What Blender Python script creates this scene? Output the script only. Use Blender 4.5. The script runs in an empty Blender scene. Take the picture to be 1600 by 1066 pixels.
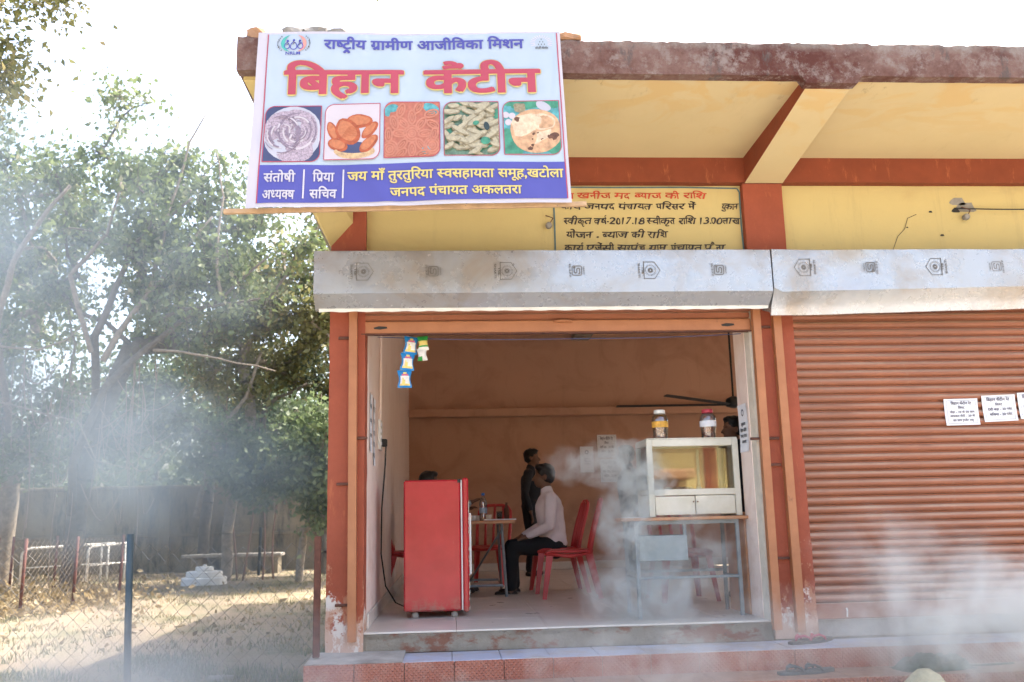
import bpy, bmesh, math, random
import numpy as np
from mathutils import Vector, Matrix, noise as mnoise

random.seed(7); rng = np.random.default_rng(7)
S = bpy.context.scene
COL = S.collection
R_ = math.radians

# ------------------------------------------------------------------ camera, sky, sun, exposure
def make_camera():
    y, p, r = R_(4.0), R_(10.9), R_(-1.35)
    f = Vector((math.sin(y)*math.cos(p), math.cos(y)*math.cos(p), math.sin(p)))
    rt = Vector((math.cos(y), -math.sin(y), 0)); up = rt.cross(f)
    c, s = math.cos(r), math.sin(r)
    rt2 = rt*c + up*s; up2 = up*c - rt*s
    M = Matrix((rt2, up2, -f)).transposed().to_4x4()
    M.translation = Vector((0, -6.2, .71))
    cam = bpy.data.cameras.new('camera'); o = bpy.data.objects.new('camera', cam)
    cam.sensor_width = 36; cam.lens = 1430/1600*36; cam.clip_end = 600; cam.clip_start = .05
    cam.dof.use_dof = True; cam.dof.focus_distance = 6.2; cam.dof.aperture_fstop = 3.2
    o.matrix_world = M
    COL.objects.link(o); S.camera = o
make_camera()
SUN = Vector((.42, .30, .86)).normalized()
w = bpy.data.worlds.new('World'); S.world = w; w.use_nodes = True
nt = w.node_tree; bg = nt.nodes['Background']
sky = nt.nodes.new('ShaderNodeTexSky'); sky.sky_type = 'NISHITA'; sky.sun_disc = False
sky.sun_elevation = math.asin(SUN.z); sky.sun_rotation = math.atan2(SUN.x, SUN.y)
sky.air_density = 1.0; sky.dust_density = 6.0; sky.ozone_density = 1.0
nt.links.new(sky.outputs[0], bg.inputs[0]); bg.inputs[1].default_value = .15
sl = bpy.data.lights.new('sun', 'SUN'); sl.energy = 2.2; sl.angle = R_(.6); sl.color = (1, .93, .82)
so = bpy.data.objects.new('sun', sl); COL.objects.link(so)
so.rotation_euler = SUN.to_track_quat('Z', 'Y').to_euler()
S.view_settings.view_transform = 'Standard'; S.view_settings.look = 'None'
S.view_settings.gamma = 1; S.view_settings.exposure = 2.4; S.view_settings.use_curve_mapping = False
S.render.engine = 'CYCLES'
cy = S.cycles
cy.max_bounces = 10; cy.diffuse_bounces = 7; cy.glossy_bounces = 3; cy.transmission_bounces = 6
cy.transparent_max_bounces = 12; cy.volume_bounces = 2; cy.volume_step_rate = .5; cy.volume_max_steps = 256
cy.use_denoising = True; cy.sample_clamp_indirect = 6
try: cy.denoiser = 'OPENIMAGEDENOISE'
except Exception: pass

# ------------------------------------------------------------------ materials
def lin(h):
    h = h.lstrip('#'); v = [int(h[i:i+2], 16)/255 for i in (0, 2, 4)]
    return tuple((x/12.92 if x <= .04045 else ((x+.055)/1.055)**2.4) for x in v)
class NT:
    def __init__(s, name):
        s.m = bpy.data.materials.new(name); s.m.use_nodes = True; s.t = s.m.node_tree
        s.b = s.t.nodes['Principled BSDF']; s.out = s.t.nodes['Material Output']; s.co = None
    def n(s, typ, **k):
        q = s.t.nodes.new(typ)
        for a, v in k.items(): setattr(q, a, v)
        return q
    def l(s, a, b): s.t.links.new(a, b)
    def coord(s, scale=(1, 1, 1)):
        if s.co is None: s.co = s.n('ShaderNodeNewGeometry').outputs['Position']
        mp = s.n('ShaderNodeMapping'); mp.inputs['Scale'].default_value = scale; s.l(s.co, mp.inputs['Vector'])
        return mp.outputs[0]
    def noise(s, scale, detail=4, rough=.6, sc=(1, 1, 1), dist=0):
        q = s.n('ShaderNodeTexNoise'); s.l(s.coord(sc), q.inputs['Vector'])
        q.inputs['Scale'].default_value = scale; q.inputs['Detail'].default_value = detail
        q.inputs['Roughness'].default_value = rough; q.inputs['Distortion'].default_value = dist
        return q.outputs['Fac']
    def ramp(s, fac, a, b):
        q = s.n('ShaderNodeMapRange'); q.inputs['From Min'].default_value = a; q.inputs['From Max'].default_value = b
        s.l(fac, q.inputs['Value']); return q.outputs[0]
    def math(s, op, a, b=None):
        q = s.n('ShaderNodeMath', operation=op)
        for i, v in enumerate((a, b)):
            if v is None: continue
            if hasattr(v, 'links'): s.l(v, q.inputs[i])
            else: q.inputs[i].default_value = v
        return q.outputs[0]
    def mix(s, fac, a, b):
        q = s.n('ShaderNodeMix', data_type='RGBA')
        if hasattr(fac, 'links'): s.l(fac, q.inputs[0])
        else: q.inputs[0].default_value = fac
        for i, v in ((6, a), (7, b)):
            if hasattr(v, 'links'): s.l(v, q.inputs[i])
            else: q.inputs[i].default_value = (*v[:3], 1)
        return q.outputs[2]
    def bump(s, h, strength=.3, dist=.01):
        q = s.n('ShaderNodeBump'); q.inputs['Strength'].default_value = strength; q.inputs['Distance'].default_value = dist
        s.l(h, q.inputs['Height']); s.l(q.outputs[0], s.b.inputs['Normal'])
    def sep(s):
        if s.co is None: s.coord()
        q = s.n('ShaderNodeSeparateXYZ'); s.l(s.co, q.inputs[0]); return q.outputs
    def col(s, c):
        if hasattr(c, 'links'): s.l(c, s.b.inputs['Base Color'])
        else: s.b.inputs['Base Color'].default_value = (*c[:3], 1)
    def fin(s, rough=.6, metal=0, spec=.5):
        s.b.inputs['Roughness'].default_value = rough; s.b.inputs['Metallic'].default_value = metal
        s.b.inputs['Specular IOR Level'].default_value = spec
        return s.m

def plain(name, c, rough=.6, metal=0, var=.12, scale=14, bump=0, spec=.4):
    q = NT(name); c = np.array(c)
    f = q.ramp(q.noise(scale, 5), .3, .7)
    q.col(q.mix(f, tuple(c*(1-var)), tuple(np.minimum(c*(1+var), .95))))
    if bump: q.bump(q.noise(scale*6, 4), bump, .004)
    return q.fin(rough, metal, spec)

def wall_paint(name, base, stain, dark, rough=.8, amount=(.52, .66)):
    q = NT(name)
    c = q.mix(q.ramp(q.noise(.9, 6, .65), .35, .7), tuple(np.array(base)*.93), base)
    c = q.mix(q.math('MULTIPLY', q.ramp(q.noise(1.7, 6, .6, (1, 2.2, 1), 1.2), *amount), .55), c, stain)
    c = q.mix(q.math('MULTIPLY', q.ramp(q.noise(26, 5, .7), .66, .74), .5), c, dark)
    z = q.sep()[2]
    low = q.math('MULTIPLY', q.ramp(z, 1.3, .0), q.ramp(q.noise(4, 7, .7, (1, 1, 1.6)), .48, .66))
    c = q.mix(q.math('MULTIPLY', low, .55), c, dark)
    c = q.mix(q.math('MULTIPLY', q.ramp(q.noise(2.6, 8, .75, (2.5, 2.5, .3)), .56, .72), .28), c, dark)
    q.col(c); q.bump(q.noise(40, 5), .25, .004)
    return q.fin(rough, 0, .3)

YEL = (.58, .46, .20)
M = {}
M['yellow'] = wall_paint('yellow_wall_paint', YEL, (.48, .34, .15), (.30, .22, .12), amount=(.56, .75))
def soffit():
    q = NT('yellow_soffit_paint')
    c = q.mix(q.ramp(q.noise(.8, 6, .65), .35, .7), (.53, .43, .24), (.59, .48, .27))
    st = q.ramp(q.noise(2.1, 5, .55, (1, 1.6, 1), 1.6), .50, .60)
    y = q.sep()[1]
    band = q.math('MULTIPLY', st, q.ramp(y, -.3, -.9))
    c = q.mix(q.math('MULTIPLY', band, .55), c, (.56, .37, .15))
    ed = q.math('MULTIPLY', q.ramp(q.noise(11, 6, .75, (1, .35, 1)), .60, .70), q.ramp(y, -.75, -1.15))
    c = q.mix(q.math('MULTIPLY', ed, .8), c, (.20, .14, .09))
    c = q.mix(q.math('MULTIPLY', q.ramp(q.noise(3, 8, .75, (1, .3, 1)), .58, .72), .3), c, (.36, .26, .15))
    q.col(c); q.bump(q.noise(18, 5), .2, .005)
    return q.fin(.85, 0, .2)
M['soffit'] = soffit()
def fascia():
    q = NT('weathered_red_fascia')
    c = q.mix(q.ramp(q.noise(2.2, 8, .75), .40, .60), (.10, .038, .030), (.20, .125, .105))
    c = q.mix(q.ramp(q.noise(7, 8, .8), .5, .62), c, (.25, .20, .18))
    c = q.mix(q.math('MULTIPLY', q.ramp(q.noise(4, 7, .75, (1.5, 1, .6)), .58, .66), .8), c, (.10, .085, .08))
    c = q.mix(q.ramp(q.noise(15, 8, .8), .6, .68), c, (.09, .06, .055))
    z = q.sep()[2]
    top = q.math('MULTIPLY', q.ramp(z, 3.44, 3.53), q.ramp(q.noise(6, 6, .7), .4, .6))
    c = q.mix(top, c, (.30, .28, .25))
    q.col(c); q.bump(q.noise(22, 8, .75), .9, .02)
    return q.fin(.95, 0, .15)
M['fascia'] = fascia()
def redpaint(name, base=(.33, .082, .042), flake=True):
    q = NT(name)
    c = q.mix(q.ramp(q.noise(4, 6, .7), .35, .7), tuple(np.array(base)*.8), base)
    c = q.mix(q.math('MULTIPLY', q.ramp(q.noise(16, 6, .75, (1, 1, .25)), .58, .72), .6), c, (.48, .17, .07))
    if flake:
        z = q.sep()[2]
        lo = q.math('ADD', q.ramp(q.noise(7, 7, .7), .2, .8), q.ramp(z, .55, -.05))
        c = q.mix(q.ramp(lo, 1.22, 1.30), c, (.62, .56, .50))
        lo2 = q.math('ADD', q.ramp(q.noise(11, 7, .75, (1, 1, .5)), .2, .8), q.ramp(z, 1.3, -.2))
        c = q.mix(q.math('MULTIPLY', q.ramp(lo2, 1.25, 1.35), .7), c, (.47, .24, .14))
    q.col(c); q.bump(q.noise(30, 6), .35, .006)
    return q.fin(.75, 0, .3)
M['red'] = redpaint('brown_red_column_paint'); M['beam'] = redpaint('brown_red_beam_paint', (.24, .058, .026), False)
def railm():
    q = NT('orange_rail_paint')
    c = q.mix(q.ramp(q.noise(5, 6, .7), .35, .7), (.34, .135, .058), (.41, .17, .075))
    c = q.mix(q.ramp(q.noise(14, 7, .8, (1, 1, .5)), .62, .70), c, (.20, .09, .05))
    c = q.mix(q.ramp(q.noise(34, 6, .8), .68, .73), c, (.05, .035, .03))
    q.col(c); q.bump(q.noise(20, 5), .15, .004); return q.fin(.5, 0, .4)
M['rail'] = railm()
def shutter():
    q = NT('orange_shutter_paint')
    c = q.mix(q.ramp(q.noise(2.2, 6, .65), .35, .7), (.26, .085, .04), (.33, .115, .055))
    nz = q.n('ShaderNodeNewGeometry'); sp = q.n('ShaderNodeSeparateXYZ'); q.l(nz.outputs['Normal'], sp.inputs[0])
    dust = q.math('MULTIPLY', q.ramp(sp.outputs[2], .05, .5), q.ramp(q.noise(5, 6, .7, (.4, 1, 1)), .1, .75))  # dust tone on upward slat faces, with sky light painted in
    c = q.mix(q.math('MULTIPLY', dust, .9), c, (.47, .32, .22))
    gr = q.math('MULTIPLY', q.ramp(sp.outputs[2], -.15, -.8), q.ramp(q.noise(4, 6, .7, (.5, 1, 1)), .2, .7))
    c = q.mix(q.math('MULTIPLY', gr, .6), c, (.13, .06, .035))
    c = q.mix(q.ramp(q.noise(30, 6, .8, (.3, 1, 1)), .66, .74), c, (.10, .06, .045))
    c = q.mix(q.math('MULTIPLY', q.ramp(q.noise(1.3, 6, .7, (1, 1, .35)), .46, .68), .5), c, (.20, .085, .05))
    c = q.mix(q.math('MULTIPLY', q.ramp(q.noise(5, 7, .75, (2.5, 1, .4)), .6, .72), .35), c, (.42, .27, .19))
    q.col(c); return q.fin(.5, 0, .45)
M['shutter'] = shutter()
def galv():
    q = NT('galvanised_sheet')
    c = q.mix(q.ramp(q.noise(90, 3, .8), .2, .8), (.41, .425, .445), (.45, .465, .485))
    c = q.mix(q.math('MULTIPLY', q.ramp(q.noise(2.2, 7, .7, (1, 1, 1), .5), .47, .66), .7), c, (.34, .28, .22))
    z = q.sep()[2]
    e = q.math('MULTIPLY', q.ramp(z, 2.40, 2.50), q.ramp(q.noise(4, 7, .75), .42, .6))
    c = q.mix(q.math('MULTIPLY', e, .7), c, (.24, .20, .16))
    q.col(c); q.bump(q.noise(3, 3), .15, .02)
    q.l(q.ramp(q.noise(5, 6, .7), .0, 1.8), q.b.inputs['Roughness'])
    m = q.fin(.5, .45, .5); return m
M['galv'] = galv()
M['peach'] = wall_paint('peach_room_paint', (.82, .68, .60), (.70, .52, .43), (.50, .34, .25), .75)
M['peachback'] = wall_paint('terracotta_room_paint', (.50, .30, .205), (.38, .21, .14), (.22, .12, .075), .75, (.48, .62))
M['cream'] = plain('cream_flaking_plaster', (.62, .56, .46), .85, 0, .12, 9, .3)
M['concrete'] = plain('grey_concrete', (.33, .30, .26), .9, 0, .25, 7, .6)
def rubble():
    q = NT('broken_plaster_riser')
    c = q.mix(q.ramp(q.noise(5, 8, .75), .35, .65), (.38, .32, .25), (.52, .46, .37))
    c = q.mix(q.ramp(q.noise(3.2, 6, .7, (1, 1, 2)), .52, .60), c, (.38, .19, .13))
    c = q.mix(q.ramp(q.noise(16, 7, .8), .6, .7), c, (.16, .13, .11))
    q.col(c); q.bump(q.noise(20, 9, .85), 1, .05); return q.fin(.95, 0, .1)
M['rubble'] = rubble()
def floor_tile():
    q = NT('glossy_floor_tile')
    c = q.mix(q.ramp(q.noise(3, 7, .7, (1, .4, 1)), .35, .7), (.56, .52, .46), (.66, .62, .56))
    q.col(c); q.l(q.ramp(q.noise(4, 5), -.25, 1.9), q.b.inputs['Roughness']); return q.fin(.2, 0, .5)
M['floor'] = floor_tile()
def bluetile():
    q = NT('pale_blue_step_tile')
    c = q.mix(q.ramp(q.noise(5, 6, .7), .35, .7), (.34, .37, .46), (.42, .45, .54))
    c = q.mix(q.math('MULTIPLY', q.ramp(q.noise(3.2, 8, .75), .46, .62), .75), c, (.34, .28, .23))
    c = q.mix(q.ramp(q.noise(22, 7, .8), .62, .72), c, (.20, .17, .15))
    q.col(c); return q.fin(.5, 0, .4)
M['tile_blue'] = bluetile()
def studded():
    q = NT('red_studded_tile')
    c = q.mix(q.ramp(q.noise(2.3, 6, .7), .35, .68), (.33, .115, .075), (.43, .19, .13))
    c = q.mix(q.math('MULTIPLY', q.ramp(q.noise(6, 6, .7), .5, .7), .6), c, (.42, .30, .24))
    x, y, z = q.sep()
    k = 2*math.pi/.028
    g = q.math('MULTIPLY', q.math('SINE', q.math('MULTIPLY', x, k)), q.math('SINE', q.math('MULTIPLY', q.math('ADD', z, y), k)))
    q.col(q.mix(q.math('MULTIPLY', q.ramp(g, .3, .9), .25), c, (.52, .31, .24)))
    q.bump(q.ramp(g, .1, .8), 1, .006); return q.fin(.55, 0, .4)
M['tile_red'] = studded()
M['tile_tan'] = plain('dusty_tan_tile', (.33, .22, .165), .7, 0, .15, 12, .3)
def ground():
    q = NT('dry_yard_earth')
    c = q.mix(q.ramp(q.noise(.55, 8, .65), .35, .65), (.235, .185, .13), (.30, .245, .175))
    c = q.mix(q.math('MULTIPLY', q.ramp(q.noise(1.1, 8, .75), .48, .62), .75), c, (.12, .125, .06))
    c = q.mix(q.ramp(q.noise(14, 8, .8), .6, .72), c, (.12, .10, .07))
    q.col(c); q.bump(q.noise(9, 9, .75), .7, .04); return q.fin(.95, 0, .1)
M['ground'] = ground()
def oldwall():
    q = NT('stained_compound_plaster')
    c = q.mix(q.ramp(q.noise(.8, 7, .7), .35, .65), (.22, .175, .12), (.33, .275, .19))
    c = q.mix(q.ramp(q.noise(1.3, 8, .75, (2.2, 1, .5)), .50, .64), c, (.085, .075, .06))
    q.col(c); q.bump(q.noise(8, 8, .75), .6, .03); return q.fin(.95, 0, .1)
M['oldwall'] = oldwall()
M['white'] = plain('white_enamel', (.68, .67, .62), .45, 0, .06, 5)
M['whitewash'] = plain('whitewash', (.72, .70, .66), .8, 0, .08, 6)
def casewhite():
    q = NT('yellowed_white_enamel')
    c = q.mix(q.ramp(q.noise(7, 6, .7), .35, .7), (.56, .53, .43), (.66, .64, .56))
    c = q.mix(q.ramp(q.noise(16, 7, .8), .64, .72), c, (.30, .22, .13))
    q.col(c); return q.fin(.4, 0, .5)
M['casewhite'] = casewhite()
def fridge():
    q = NT('red_fridge_enamel')
    c = q.mix(q.ramp(q.noise(5, 5, .6), .35, .7), (.40, .018, .028), (.49, .028, .040))
    c = q.mix(q.math('MULTIPLY', q.ramp(q.noise(30, 6, .8, (1, 1, .3)), .66, .72), .5), c, (.60, .30, .27))
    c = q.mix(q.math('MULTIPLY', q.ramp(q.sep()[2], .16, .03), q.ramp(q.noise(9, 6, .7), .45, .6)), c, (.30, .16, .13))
    q.col(c); q.b.inputs['Coat Weight'].default_value = .1; q.b.inputs['Coat Roughness'].default_value = .12
    q.bump(q.noise(2.6, 2), .5, .012); return q.fin(.24, 0, .4)
M['fridge'] = fridge()
M['gasket'] = plain('dark_rubber', (.03, .028, .026), .7)
M['chair'] = plain('red_plastic', (.47, .045, .045), .38, 0, .1, 6)
M['steel'] = plain('grey_painted_steel', (.22, .25, .27), .45, .3, .15, 12)
M['steelgrey'] = plain('grey_sheet_box', (.27, .31, .32), .5, .1, .1, 6)
M['ply'] = plain('laminated_board', (.45, .22, .11), .45, 0, .1, 10)
M['blackmetal'] = plain('dark_metal', (.025, .03, .032), .5, .3)
M['rust'] = plain('rusty_iron', (.11, .045, .03), .85, 0, .3, 18, .3)
M['rustred'] = plain('rusty_red_post', (.13, .055, .045), .85, 0, .3, 12, .3)
M['bluepost'] = plain('blue_grey_post_paint', (.045, .07, .085), .6, 0, .15, 12)
M['wire'] = plain('dull_galvanised_wire', (.17, .165, .155), .6, .5)
M['wirefar'] = plain('rusty_wire', (.20, .16, .12), .8, .2)
M['paper'] = plain('white_paper', (.72, .73, .76), .85, 0, .03, 6)
M['ink'] = plain('faded_print_ink', (.13, .125, .16), .8)
M['inkblue'] = plain('violet_blue_ink', (.05, .05, .30), .8)
M['stampink'] = plain('grey_stencil_ink', (.10, .09, .08), .8)
M['flex'] = None
def flex():
    q = NT('banner_flex_sheet')
    q.col(q.mix(q.ramp(q.noise(1.6, 3), .3, .7), (.34, .415, .50), (.385, .45, .53)))
    q.bump(q.noise(1.7, 2, .4, (1.5, 1, .6), 1.2), .5, .06)
    return q.fin(.55, 0, .3)
M['flex'] = flex()
M['flexwhite'] = plain('banner_margin', (.46, .435, .48), .4, 0, .04, 3)
M['bred'] = plain('banner_red_print', (0.434, 0.042, 0.063), .4, 0, .1, 4)
M['byellow'] = plain('banner_yellow_print', (0.546, 0.448, 0.140), .4, 0, .04, 4)
M['bblue'] = plain('banner_blue_print', (0.059, 0.056, 0.252), .4, 0, .08, 4)
M['bnavy'] = plain('banner_violet_print', (0.070, 0.070, 0.294), .4, 0, .06, 4)
M['bpink'] = plain('banner_pink_print', (0.364, 0.052, 0.081), .4, 0, .05, 4)
M['bgreen'] = plain('banner_teal_print', (0.070, 0.350, 0.308), .4, 0, .05, 4)
M['bsalmon'] = plain('banner_salmon_print', (0.560, 0.245, 0.210), .4, 0, .05, 4)
M['textblack'] = plain('black_brush_paint', (.05, .04, .035), .7, 0, .3, 20)
M['textred'] = plain('red_brush_paint', (.52, .07, .035), .7, 0, .2, 20)
M['bordergrey'] = plain('blue_grey_border_paint', (.10, .16, .17), .7, 0, .2, 20)
M['wood'] = plain('raw_wood', (.42, .28, .16), .7, 0, .2, 14, .2)
M['stone'] = plain('grey_stone', (.27, .25, .22), .9, 0, .25, 9, .6)
M['brick'] = plain('broken_brick', (.36, .20, .11), .9, 0, .25, 12, .6)
def glass(name, tint=(1, 1, 1), rough=0.0, refl=.5):
    q = NT(name); t = q.n('ShaderNodeBsdfTransparent'); t.inputs[0].default_value = (*tint, 1)
    g = q.n('ShaderNodeBsdfGlossy'); g.inputs['Roughness'].default_value = rough
    fr = q.n('ShaderNodeFresnel'); fr.inputs[0].default_value = 1.5
    f2 = q.math('ADD', q.math('MULTIPLY', fr.outputs[0], 1.6), refl*.1)
    mx = q.n('ShaderNodeMixShader'); q.l(f2, mx.inputs[0]); q.l(t.outputs[0], mx.inputs[1]); q.l(g.outputs[0], mx.inputs[2])
    q.l(mx.outputs[0], q.out.inputs[0]); return q.m
M['glass'] = glass('window_glass', (.93, .94, .90), .02, .5)
M['plastic'] = glass('clear_plastic', (.90, .88, .88), .15, 1.2)
M['skin'] = plain('brown_skin', (.15, .075, .045), .55, 0, .08, 10)
M['hair'] = plain('black_hair', (.008, .007, .007), .45)
M['shirtwhite'] = plain('white_pink_shirt', (.66, .60, .63), .85, 0, .05, 6)
M['shirtblue'] = plain('pale_blue_shirt', (.33, .40, .48), .85)
M['shirtdark'] = plain('dark_shirt', (.02, .022, .028), .85)
M['shirtnavy'] = plain('navy_shirt', (.018, .03, .055), .85)
M['maroon'] = plain('maroon_shirt', (.045, .012, .015), .85)
M['trouser'] = plain('black_trousers', (.012, .013, .016), .85)
M['shoe'] = plain('dark_shoe', (.03, .022, .02), .5)
M['rubber'] = plain('grey_rubber_sole', (.11, .12, .12), .8, 0, .15, 30)
M['strapred'] = plain('red_rubber_strap', (.42, .05, .09), .6)
M['cloth'] = plain('dark_green_cloth', (.06, .09, .07), .95, 0, .35, 25, .5)
M['sack'] = plain('pale_straw_sack', (.50, .45, .31), .9, 0, .12, 40, .6)

# ------------------------------------------------------------------ mesh building
class MB:
    def __init__(s): s.v = []; s.f = []; s.mi = []
    def add(s, vs, fs, mi=0):
        n = len(s.v); s.v += [tuple(v) for v in vs]
        s.f += [tuple(n+i for i in f) for f in fs]; s.mi += [mi]*len(fs); return s
    def box(s, lo, hi, b=0, mi=0, M4=None):
        x0, y0, z0 = lo; x1, y1, z1 = hi
        if b <= 0:
            vs = [Vector((x, y, z)) for x in (x0, x1) for y in (y0, y1) for z in (z0, z1)]
            fs = [(0, 1, 3, 2), (4, 6, 7, 5), (0, 4, 5, 1), (2, 3, 7, 6), (0, 2, 6, 4), (1, 5, 7, 3)]
        else:
            b = min(b, (x1-x0)*.45, (y1-y0)*.45, (z1-z0)*.45)
            vs = []; idx = {}
            for i, X in enumerate((x0, x1)):
                for j, Y in enumerate((y0, y1)):
                    for k, Z in enumerate((z0, z1)):
                        d = (1 if i == 0 else -1, 1 if j == 0 else -1, 1 if k == 0 else -1)
                        for ax in range(3):
                            p = [X, Y, Z]
                            for a in range(3):
                                if a != ax: p[a] += d[a]*b
                            idx[i, j, k, ax] = len(vs); vs.append(Vector(p))
            fs = []
            def F(*ks): fs.append(tuple(idx[k] for k in ks))
            for i in (0, 1):
                F(*[(i, j, k, 0) for j, k in ((0, 0), (0, 1), (1, 1), (1, 0))])
                F(*[(j, i, k, 1) for j, k in ((0, 0), (0, 1), (1, 1), (1, 0))])
                F(*[(j, k, i, 2) for j, k in ((0, 0), (0, 1), (1, 1), (1, 0))])
                for j in (0, 1):
                    F((i, j, 0, 0), (i, j, 1, 0), (i, j, 1, 1), (i, j, 0, 1))
                    F((i, 0, j, 0), (i, 1, j, 0), (i, 1, j, 2), (i, 0, j, 2))
                    F((0, i, j, 1), (1, i, j, 1), (1, i, j, 2), (0, i, j, 2))
                    for k in (0, 1): F((i, j, k, 0), (i, j, k, 1), (i, j, k, 2))
        if M4 is not None: vs = [M4 @ v for v in vs]
        return s.add(vs, fs, mi)
    def tube(s, pts, rad, n=8, mi=0, cap=True, flat=None):
        pts = [Vector(p) for p in pts]; m = len(pts)
        if not hasattr(rad, '__len__'): rad = [rad]*m
        vs = []; t0 = None; ref = None
        for i, p in enumerate(pts):
            t = (pts[min(i+1, m-1)]-pts[max(i-1, 0)])
            t = t.normalized() if t.length > 1e-9 else Vector((0, 0, 1))
            if ref is None: ref = t.orthogonal().normalized()
            ref = (ref - t*ref.dot(t))
            ref = ref.normalized() if ref.length > 1e-6 else t.orthogonal().normalized()
            bi = t.cross(ref)
            for k in range(n):
                a = 2*math.pi*(k+.5)/n
                vs.append(p + ref*math.cos(a)*rad[i] + bi*math.sin(a)*rad[i])
        fs = [(i*n+k, i*n+(k+1) % n, (i+1)*n+(k+1) % n, (i+1)*n+k) for i in range(m-1) for k in range(n)]
        if cap: fs += [tuple(range(n-1, -1, -1)), tuple((m-1)*n+k for k in range(n))]
        return s.add(vs, fs, mi)
    def lathe(s, prof, c=(0, 0, 0), n=20, mi=0, M4=None):
        vs = []; c = Vector(c)
        for r, z in prof:
            for k in range(n):
                a = 2*math.pi*k/n; vs.append(c+Vector((r*math.cos(a), r*math.sin(a), z)))
        m = len(prof)
        fs = [(i*n+k, i*n+(k+1) % n, (i+1)*n+(k+1) % n, (i+1)*n+k) for i in range(m-1) for k in range(n)]
        fs += [tuple(range(n-1, -1, -1)), tuple((m-1)*n+k for k in range(n))]
        if M4 is not None: vs = [M4 @ v for v in vs]
        return s.add(vs, fs, mi)
    def extrude(s, prof, x0, x1, axis='x', mi=0):
        n = len(prof)
        def P(t, a, b): return (t, a, b) if axis == 'x' else ((a, t, b) if axis == 'y' else (a, b, t))
        vs = [P(x0, a, b) for a, b in prof]+[P(x1, a, b) for a, b in prof]
        fs = [tuple(range(n))[::-1], tuple(range(n, 2*n))]+[(i, (i+1) % n, n+(i+1) % n, n+i) for i in range(n)]
        return s.add(vs, fs, mi)
    def loft(s, rings, closed=True, mi=0, caps=True):
        n = len(rings[0]); vs = [v for r in rings for v in r]
        K = n if closed else n-1
        fs = [(i*n+k, i*n+(k+1) % n, (i+1)*n+(k+1) % n, (i+1)*n+k) for i in range(len(rings)-1) for k in range(K)]
        if closed and caps: fs += [tuple(range(n-1, -1, -1)), tuple((len(rings)-1)*n+k for k in range(n))]
        return s.add(vs, fs, mi)
    def mesh(s, name, mats, smooth=False):
        me = bpy.data.meshes.new(name); me.from_pydata(s.v, [], s.f)
        for m in (mats if isinstance(mats, (list, tuple)) else [mats]): me.materials.append(m)
        if any(s.mi): me.polygons.foreach_set('material_index', s.mi)
        bm = bmesh.new(); bm.from_mesh(me); bmesh.ops.recalc_face_normals(bm, faces=bm.faces); bm.to_mesh(me); bm.free()
        if smooth: me.shade_smooth(); 
        if smooth == 'auto':
            try: me.set_sharp_from_angle(angle=R_(38))
            except Exception: pass
        me.update(); return me
    def build(s, name, mats, parent=None, smooth=False):
        return link(name, s.mesh(name, mats, smooth), parent)
def link(name, me, parent=None):
    o = bpy.data.objects.new(name, me); COL.objects.link(o)
    if parent is not None:
        o.parent = parent
        o.matrix_parent_inverse = world_of(parent).inverted()
    return o
def world_of(o):
    Mx = o.matrix_basis.copy()
    if o.parent is not None: Mx = world_of(o.parent) @ o.matrix_parent_inverse @ Mx
    return Mx
def tag(o, label=None, cat=None, group=None, kind=None):
    if label: o['label'] = label
    if cat: o['category'] = cat
    if group: o['group'] = group
    if kind: o['kind'] = kind
    return o
def thing(name, label, cat, loc=(0, 0, 0), rz=0, group=None):
    o = bpy.data.objects.new(name, None); COL.objects.link(o); o.empty_display_size = .1
    o.location = loc; o.rotation_euler = (0, 0, rz); return tag(o, label, cat, group)
def struct(o): o['kind'] = 'structure'; return o
def copy_tree(o, loc=None, rz=None, label=None, parent=None, group=None):
    c = o.copy(); COL.objects.link(c)
    if parent is not None: c.parent = parent
    if loc is not None: c.location = loc
    if rz is not None: c.rotation_euler = (0, 0, rz)
    if label: c['label'] = label
    if group: c['group'] = group
    for ch in list(o.children): copy_tree(ch, parent=c)
    return c
def part_copy(o, loc, rot=None, scale=None):
    c = o.copy(); COL.objects.link(c); c.location = loc
    if rot is not None: c.rotation_euler = rot
    if scale is not None: c.scale = scale
    return c
def wob(p, s, a, seed=0):
    v = Vector(p)*s+Vector((seed*3.1, seed*7.7, seed*1.3)); return mnoise.noise_vector(v)*a

# ------------------------------------------------------------------ lettering (own Devanagari composition)
_gc = {}
def glyph(ch, bold):
    k = (ch, bold)
    if k in _gc: return _gc[k]
    def ev(t):
        c = bpy.data.curves.new('glyph', 'FONT'); c.body = t; c.offset = bold; c.resolution_u = 3
        o = bpy.data.objects.new('glyph', c); COL.objects.link(o)
        me = bpy.data.meshes.new_from_object(o)
        vs = [(v.co.x, v.co.y) for v in me.vertices]; fs = [tuple(p.vertices) for p in me.polygons]
        bpy.data.objects.remove(o); bpy.data.curves.remove(c); bpy.data.meshes.remove(me)
        return vs, fs
    vs, fs = ev(ch)
    a = max(v[0] for v in ev(ch+'      |')[0]); b = max(v[0] for v in ev('      |')[0])
    _gc[k] = (vs, fs, a-b); return _gc[k]
def clip_x(vs, fs, x):
    bm = bmesh.new(); bv = [bm.verts.new((a, b, 0)) for a, b in vs]
    for f in fs:
        try: bm.faces.new([bv[i] for i in f])
        except ValueError: pass
    bmesh.ops.bisect_plane(bm, geom=bm.verts[:]+bm.edges[:]+bm.faces[:], plane_co=(x, 0, 0), plane_no=(1, 0, 0), clear_outer=True)
    bm.verts.index_update()
    v2 = [(v.co.x, v.co.y) for v in bm.verts]; f2 = [tuple(v.index for v in f.verts) for f in bm.faces]; bm.free()
    return v2, f2
CONS = set(chr(c) for c in range(0x915, 0x93A)); VIR = '\u094d'; RA = 'र'
MATRA = set('ािीुूृेैोौ'); SIGN = set('ंँः')
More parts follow.
